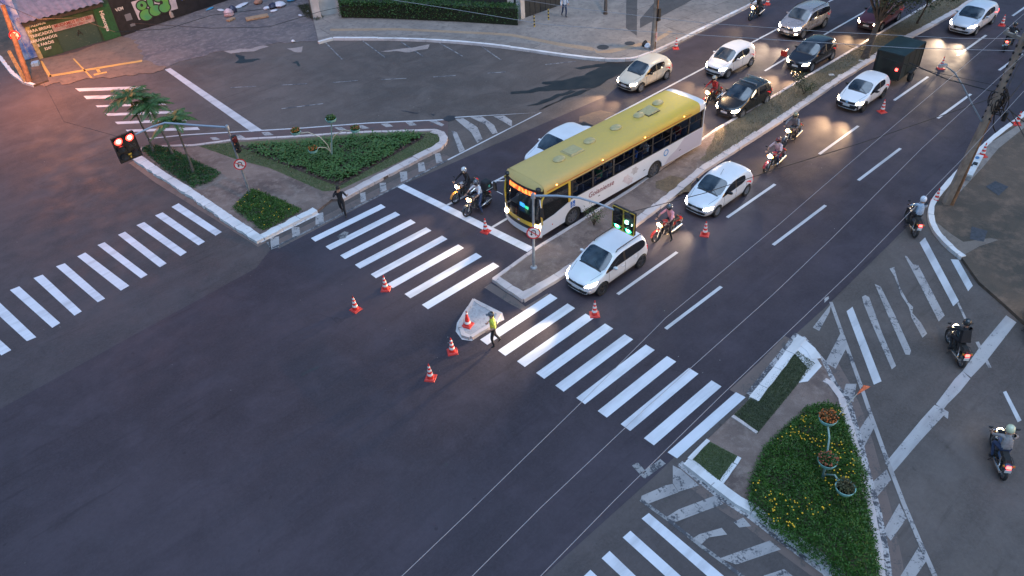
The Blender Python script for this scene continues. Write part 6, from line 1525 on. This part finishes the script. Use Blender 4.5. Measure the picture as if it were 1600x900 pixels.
for q, z_, fm, lm in (((1294,653),2.0,FL_O,leafmat('leaf_rust',(.09,.05,.02),(.16,.09,.03),(.05,.06,.02))),((1293,720),1.35,FL_R,LF_HEDGE),((1321,762),1.25,None,leafmat('leaf_olive',(.07,.075,.03),(.10,.09,.045),(.05,.06,.025)))):
    e_ = P(*q, z_)-a; b = MB(); b.tube([(0,0,.1), Vector((e_.x*.1,e_.y*.1,e_.z*.45)), Vector((e_.x*.45,e_.y*.45,e_.z*.86)), e_-Vector((0,0,.12))], .030, 7); b.build('arm', MINT, t, True); bowl(t, e_, fm, 70, .30, lm)
# hedge
hp = poly_px([(533,33),(560,33),(640,30),(720,32),(800,38),(818,40),(822,32),(800,18),(700,4),(560,-4),(535,5)], .2)
hp = [(p_.x, p_.y) for p_ in (P(532,28,.2),P(600,29,.2),P(700,33,.2),P(812,39,.2))]; back = [(x_+.75, y_+1.05) for x_, y_ in hp]
hp = hp + back[::-1]
L = Leaves()
for q in scatter(hp, 15000):
    e_ = min(1, edge_d(q, hp)/.12); z_ = 1.35*(.93+.10*pnoise(Vector((q[0]*1.2,q[1]*1.2,0))))*(.25+.75*max(rv.random()**.3, 0)) if e_ < 1 else 1.35*(.93+.10*pnoise(Vector((q[0]*1.2,q[1]*1.2,0))))*rv.uniform(.85,1)
    if e_ < 1: z_ = rv.uniform(.15,1.33)
    L.rnd(Vector((q[0]+rv.gauss(0,.05),q[1]+rv.gauss(0,.05),H+z_)), .15, .07, .3)
hg = thing('hedge', 'long clipped dark green hedge along the top pavement', 'hedge', (0,0,0)); L.build('foliage', LF_HEDGE, hg)
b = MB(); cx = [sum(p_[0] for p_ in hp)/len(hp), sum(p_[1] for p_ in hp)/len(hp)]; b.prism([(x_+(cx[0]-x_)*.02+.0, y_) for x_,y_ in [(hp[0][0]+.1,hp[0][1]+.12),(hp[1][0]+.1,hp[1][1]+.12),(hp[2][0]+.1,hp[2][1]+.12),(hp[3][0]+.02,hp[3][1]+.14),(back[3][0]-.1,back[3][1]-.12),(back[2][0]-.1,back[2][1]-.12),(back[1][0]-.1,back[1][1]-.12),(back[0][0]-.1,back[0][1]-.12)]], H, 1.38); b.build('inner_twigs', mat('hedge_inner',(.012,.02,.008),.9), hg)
# trees
def tree(label, base, crown_c, crown_r, n, trunk, group='trees on the median', lm=LF_TREE, name='tree', blobs=9, leaf=.16):
    a = P(*base, H); t = thing(name, label, 'tree', a, 0, group); c = Vector(crown_c)-a
    b = MB(); r0 = trunk
    fork = c*.45; fork.z = c.z*.5
    b.tube([(0,0,-.05),(0,0,.2), fork*.5, fork], [r0*1.5,r0,r0*.85,r0*.75], 10)
    cents = []
    for k in range(blobs):
        az = 2.4*k; rr_ = crown_r*.62*math.sqrt((k+.5)/blobs); cc_ = c + Vector((rr_*cos(az), rr_*sin(az), crown_r*.28*rv.uniform(-.5,1))); cents.append((cc_, crown_r*rv.uniform(.30,.48)))
        b.tube([fork, fork.lerp(cc_,.5)+Vector((0,0,.15)), cc_], [r0*.5,r0*.3,r0*.1], 6)
    b.build('trunk', BARK, t, True)
    L = Leaves()
    for k in range(n):
        cc_, rr_ = cents[k % blobs]; d = Vector((rv.gauss(0,1),rv.gauss(0,1),rv.gauss(0,.75))).normalized(); rad = rr_*(rv.random()**.4)
        p_ = cc_ + d*rad
        if pnoise(p_*1.5) < -.18: continue
        L.rnd(p_, leaf*rv.uniform(.6,1.2), leaf*.45, .1)
    L.build('crown', lm, t); return t
tree('large dark tree on the median whose trunk stands before the maroon car', (1352,90), P(1394,-24,3.9), 3.3, 26000, .22, blobs=15)
a = tree('thin young tree farther up the median behind the green trailer', (1433,37), P(1468,-26,3.5), 2.4, 12000, .07, blobs=8)
def bush(label, base, h, r, n, lm=LF_TREE):
    a = P(*base, H); t = thing('shrub', label, 'shrub', a, 0, 'small shrubs on the median'); b = MB(); L = Leaves()
    for k in range(6):
        az = k*1.05+rv.random(); e_ = Vector((cos(az)*r*rv.uniform(.5,1), sin(az)*r*rv.uniform(.5,1), h*rv.uniform(.6,1))); b.tube([(0,0,0), e_*.5+Vector((0,0,.1)), e_], [.022,.014,.006], 5)
        for j in range(n//6): L.rnd(e_*rv.uniform(.55,1.05)+Vector((rv.gauss(0,.13),rv.gauss(0,.13),rv.gauss(0,.08))), .09, .045, .2)
    b.build('stem', BARK, t); L.build('foliage', lm, t)
bush('small leggy shrub on the median between the black hatchback and the old white hatchback', (1256,147), 1.0, .75, 520)
bush('small sparse shrub on the median left of the green signal head', (928,352), .9, .55, 300, leafmat('leaf_yellowish',(.05,.08,.02),(.10,.12,.03),(.03,.05,.015)))
bush('weedy bush spreading over the kerb in front of the black hatchback', (1247,125), .5, .6, 420)

# ---------------------------------------------------------------- buildings at the top
WG = mat('wall_green', (.026,.060,.030), .8, var=.35, vscale=1.2); WGD = mat('wall_dark_green', (.015,.045,.022), .75, var=.3); SHUT = NG('shutter_green')
wv = SHUT.n.nodes.new('ShaderNodeTexWave'); wv.bands_direction = 'Z'; wv.inputs['Scale'].default_value = 4.5; SHUT.lk(SHUT.pos, wv.inputs[0])
SHUT = SHUT.out(SHUT.mix(SHUT.ramp(SHUT.noise(6,4,.7,stretch=(1,1,4)),.62,.68,0,.6), SHUT.mix(wv.outputs[0], (.018,.050,.040),(.038,.085,.070)), (.25,.28,.26)), .5)
WHT = mat('wall_white', (.55,.52,.50), .8, var=.12, vscale=1.5, bump=.2); WDK = mat('wall_dark', (.03,.032,.036), .7, var=.3); WALLT = mat('letter_white', (.62,.62,.58), .7)
LETR = mat('letter_red', (.22,.03,.03), .7); BANN = mat('banner_faded', (.30,.26,.27), .8, var=.3, vscale=3)
A0, A1 = P(62,93), P(190,57); X = (A1-A0); X.z = 0; LW = X.length; X.normalize(); N = Vector((X.y,-X.x,0))   # N towards the street
shop = thing('shop_building', 'green-painted roadside shop with roller shutter, white lettering and corrugated canopy', 'shop', A0, math.atan2(X.y,X.x))
# local frame: x along the wall, y into the building, z up
b = MB(); b.box(0,1.75,0,5,0,2.9); b.box(4.75,LW,0,5,0,2.9); b.box(1.75,4.75,0,5,1.95,2.9); b.box(1.75,4.75,.25,5,0,1.95); b.build('wall', WG, shop)
b = MB(); b.box(1.75,4.75,.12,.16,0,1.95); b.build('roller_shutter', SHUT, shop)
b = MB(); b.box(4.85,LW-.05,-.012,0,.05,2.6); b.build('painted_panel', mat('panel_green',(.012,.085,.030),.7,var=.2), shop)
b = MB(); b.box(1.7,4.7,-.014,0,1.60,2.12); bn = b.build('banner', BANN, shop)
F2 = lambda x_, z_, y_=-.02: frame((x_, y_, z_), (1,0,0), (0,0,1))
text_mesh('MUDAMOS P/ O 250', .30, LETR, .002, .006, 'lettering', bn, F2(3.2,1.97)); text_mesh('LOJA AO LADO', .20, LETR, .002, .004, 'lettering', bn, F2(3.3,1.72))
for k, (tx, sz) in enumerate((('FAZEMOS', .26),('PARA BRISAS',.28),('TRINCADOS',.28),('ARRANHADOS',.28),('E FARÓIS',.28),('3247',.26))):
    text_mesh(tx, sz, WALLT, .002, .006, 'lettering', shop, F2(.85, 2.42-.36*k))
text_mesh('A', .62, SIGK, .003, .0, 'graffiti_letter', shop, F2(3.35,1.05,.10))
Mv = frame((5.35,-.02,1.45),(0,0,-1),(1,0,0)); text_mesh('Hlencope', .40, WALLT, .002, .012, 'lettering', shop, Mv)
b = MB(); b.box(-.1,LW-.5,-.30,.1,2.55,2.95); b.build('fascia', WDK, shop)
b = MB(); n = 46
for i in range(n+1):
    xx = -.25 + (LW-.2)*i/n; dz = .05*sin(i*1.6); b.v += [(xx,-.75,2.98+dz),(xx,4.8,3.9+dz)]
for i in range(n): b.f.append((2*i,2*i+2,2*i+3,2*i+1)); b.m.append(0)
b.build('corrugated_roof', mat('roof_sheet',(.28,.20,.21),.5,var=.2,vscale=2,metal=.2), shop, True)
b = MB(); b.box(-.9,-.02,.1,.2,.2,4.6); b.build('blue_tarpaulin', mat('tarp_blue',(.06,.13,.42),.5,col2=(.35,.42,.60),vscale=2.2), shop)
b = MB(); b.box(-.02,.28,-.02,-.001,.0,2.6); b.build('faded_paint', mat('faded_strip',(.30,.27,.14),.8,var=.3,vscale=5), shop)
# black wall with bubble graffiti
B0, B1 = P(204,52), P(335,8); X2 = (B1-B0); X2.z=0; LB = X2.length
gw = thing('graffiti_wall', 'black-painted wall with big green bubble letters and yellow piece beyond the shop', 'wall', B0, math.atan2(X2.y,X2.x))
b = MB(); b.box(-.75,LB+6,0,.25,0,3.2); b.build('wall', mat('wall_black',(.014,.014,.016),.8,var=.4,vscale=3), gw)
GG = mat('spray_green', (.13,.36,.06), .7, col2=(.07,.30,.12), vscale=1.2); GY = mat('spray_yellow',(.60,.45,.02),.7); GW_ = mat('spray_white',(.50,.46,.50),.7,var=.15,vscale=2); GB = mat('spray_blue',(.04,.10,.35),.7)
def blob(nm, cx, cz, rx, rz_, m_, y_):
    b = MB(); b.add([(cx+rx*cos(2*pi*k/22), y_, cz+rz_*sin(2*pi*k/22)) for k in range(22)], [tuple(range(22))]); return b.build(nm, m_, gw)
b = MB(); b.add([(1.0,-.006,.75),(4.4,-.006,.65),(4.5,-.006,2.1),(.9,-.006,2.2)], [(0,1,2,3)]); b.build('graffiti_ground', GW_, gw)
y_ = -.010
def bubble(parts, nm):
    global y_
    for cx, cz, rx, rz_ in parts: blob('graffiti_outline', cx, cz, rx+.10, rz_+.10, SIGK, y_); y_ -= .0012
    for cx, cz, rx, rz_ in parts: blob(nm, cx, cz, rx, rz_, GG, y_); y_ -= .0012
bubble([(1.62,1.72,.40,.33),(1.72,.95,.52,.42)], 'graffiti_letter'); blob('graffiti_counter', 1.62,1.74,.12,.13,SIGK,y_); y_ -= .0012
bubble([(2.35,1.75,.22,.40),(2.55,1.05,.50,.40)], 'graffiti_letter')
bubble([(3.25,1.85,.50,.26),(3.55,1.50,.25,.50),(3.35,1.05,.46,.36)], 'graffiti_letter'); blob('graffiti_counter', 3.22,1.5,.13,.16,SIGK,y_); y_ -= .0012
b = MB(); b.add([(4.9,y_,1.2),(6.2,y_,1.0),(7.6,y_,1.5),(7.4,y_,2.2),(4.9,y_,2.3)], [(0,1,2,3,4)]); b.build('graffiti_piece', GY, gw)
b = MB(); b.add([(4.75,y_-.002,1.6),(4.95,y_-.002,1.1),(5.1,y_-.002,1.5),(4.95,y_-.002,2.3),(4.7,y_-.002,2.3)], [(0,1,2,3,4)]); b.add([(7.4,y_-.002,1.5),(8.6,y_-.002,1.6),(8.5,y_-.002,2.3),(7.4,y_-.002,2.3)], [(0,1,2,3)]); b.build('graffiti_piece', GB, gw)
text_mesh('VEM', .34, WALLT, .002, .005, 'graffiti_tag', gw, F2(-.15,1.95,-.014)); 
b = MB(); b.box(.05,.55,-.012,0,.95,1.45); b.box(.2,.6,-.012,0,.45,.65); b.build('grey_patch', mat('patch_grey',(.16,.17,.19),.8), gw)
# white house corner, dark wall behind the hedge, dark gate wall
W0 = P(489,30,.1); hs = thing('white_house', 'white-rendered house corner left of the hedge', 'house', W0, math.atan2((P(520,26)-P(489,30)).y,(P(520,26)-P(489,30)).x))
b = MB(); b.box(0,.7,-.1,6,0,3.2); b.box(.7,2.2,.5,6,0,3.2); b.build('wall', WHT, hs)
b = MB(); b.box(-.02,.06,-.16,-.09,0,1.7); b.build('gate_post', mat('post_grey',(.09,.08,.08),.8), hs)
Hd = Vector((hp[3][0]-hp[0][0], hp[3][1]-hp[0][1],0)); ang = math.atan2(Hd.y,Hd.x)
bw = thing('boundary_wall', 'dark boundary wall with pale pillars behind the long hedge', 'wall', (hp[0][0]+1.0,hp[0][1]+1.5,0), ang)
b = MB(); b.box(0,Hd.length,0,.25,0,1.9); b.build('wall', WDK, bw)
for xx in (.2,5.6,Hd.length-.35): b = MB(); b.box(xx-.25,xx+.25,-.06,.32,0,2.0); b.build('pillar', WHT, bw)
G0, G1 = P(820,28,H), P(876,8,H); Gd = G1-G0
gt = thing('gate_wall', 'dark metal gate wall between the hedge end and the standing person', 'gate', G0, math.atan2(Gd.y,Gd.x))
b = MB(); b.box(0,Gd.length,0,.15,0,2.4); b.build('panel', mat('gate_dark',(.03,.035,.038),.5,var=.2), gt)
for k in range(7): b = MB(); b.box(Gd.length*k/7,Gd.length*k/7+.04,-.03,0,0,2.4); b.build('rib', WDK, gt)
b = MB(); b.box(Gd.length-.02,Gd.length+.35,-.05,.2,0,2.4); b.box(-.4,.0,-.05,.2,0,2.4); b.build('pillar', WHT, gt)
a = P(947,22,H); t = tree('slim tree trunk growing from the top pavement, crown above the picture', (946,22), P(950,-130,4.6), 1.6, 2500, .13, group='pavement trees', blobs=5)
# weeds and rubbish dump
wp = poly_px([(465,8),(488,8),(506,28),(495,33),(478,26)], .1)
bed('weeds', 'patch of weeds beside the white house corner', wp, 2600, .35, .12, .04, LF_TREE, z0=.06)
def rag(label, q, sx, sy, h_, m_, nm='rubbish', cat='rubbish', rz=None, boxy=False):
    a = P(*q, .06); b = MB()
    if boxy: b.box(-sx,sx,-sy,sy,0,h_,0,None,.02,.02)
    else:
        prof = [(.0,0),(1,.05),(1.05,.35),(.75,.75),(.25,1),(0,1)]; k0 = len(b.v); n = 10
        for r_, z_ in prof:
            for k in range(n): an = 2*pi*k/n; jj = 1+.35*pnoise(Vector((q[0]+k*.9,q[1]+z_*3,k))); b.v.append((sx*r_*cos(an)*jj, sy*r_*sin(an)*jj, h_*z_))
        for i in range(len(prof)-1):
            for k in range(n): b.f.append((i*n+k,i*n+(k+1)%n,(i+1)*n+(k+1)%n,(i+1)*n+k)); b.m.append(0)
    o_ = b.build(nm, m_, smooth=not boxy); o_.location = a; o_.rotation_euler = (0,0,rz if rz is not None else rv.random()*3); tag(o_, label, cat, 'rubbish dumped in the yard')
plast = mat('plastic_white',(.60,.58,.62),.4,var=.1); cardb = mat('cardboard',(.32,.20,.12),.8,var=.2); darkp = mat('plastic_dark',(.03,.03,.06),.4); bluep = mat('plastic_blue',(.06,.25,.42),.5)
rag('pink and white bulging sack, largest piece on the left of the dump', (358,24), .42,.38,.55, mat('sack_pink',(.55,.38,.40),.6,var=.15))
rag('dark sack tucked behind the pink and white one', (364,18), .35,.35,.5, darkp); rag('flattened tan cardboard box in the middle of the dump', (402,28), .9,.35,.12, cardb, boxy=True, rz=R(-20))
rag('small brown cardboard scrap below the pink and white sack', (361,31), .35,.2,.1, cardb, boxy=True); rag('white plastic sheet left of the pink and white sack', (345,16), .4,.2,.08, plast)
rag('long crumpled white plastic above the pink and white sack', (377,9), .75,.28,.15, plast, rz=R(20)); rag('white scrap right of the cardboard box', (417,13), .35,.3,.15, plast); rag('large white plastic pile at the right of the dump', (437,9), .45,.5,.35, plast)
rag('dark sack between the white plastics', (427,11), .45,.35,.35, darkp); rag('turquoise plastic piece at the top of the dump', (455,1), .4,.3,.3, bluep); rag('white scrap under the large plastic pile', (428,17), .3,.2,.1, plast)
rag('orange-brown rag heap at the top of the dump', (404,4), .5,.35,.3, mat('rag_brown',(.35,.17,.11),.9)); rag('small white scrap in the weeds', (469,24), .25,.12,.06, plast); rag('round white piece among the weeds', (482,19), .2,.2,.15, plast)
rag('small white ball at the edge of the street', (458,65), .14,.14,.14, plast); rag('small blue rag by the foot of the graffiti wall', (328,14), .4,.15,.1, bluep); rag('small blue and white box by the left utility pole', (57,103), .3,.25,.3, mat('box_blue_white',(.20,.35,.50),.6), boxy=True)
rag('pale conical ornament leaning on the graffiti wall', (268,28), .22,.22,1.1, mat('ornament',(.36,.30,.27),.7,var=.3,vscale=6))
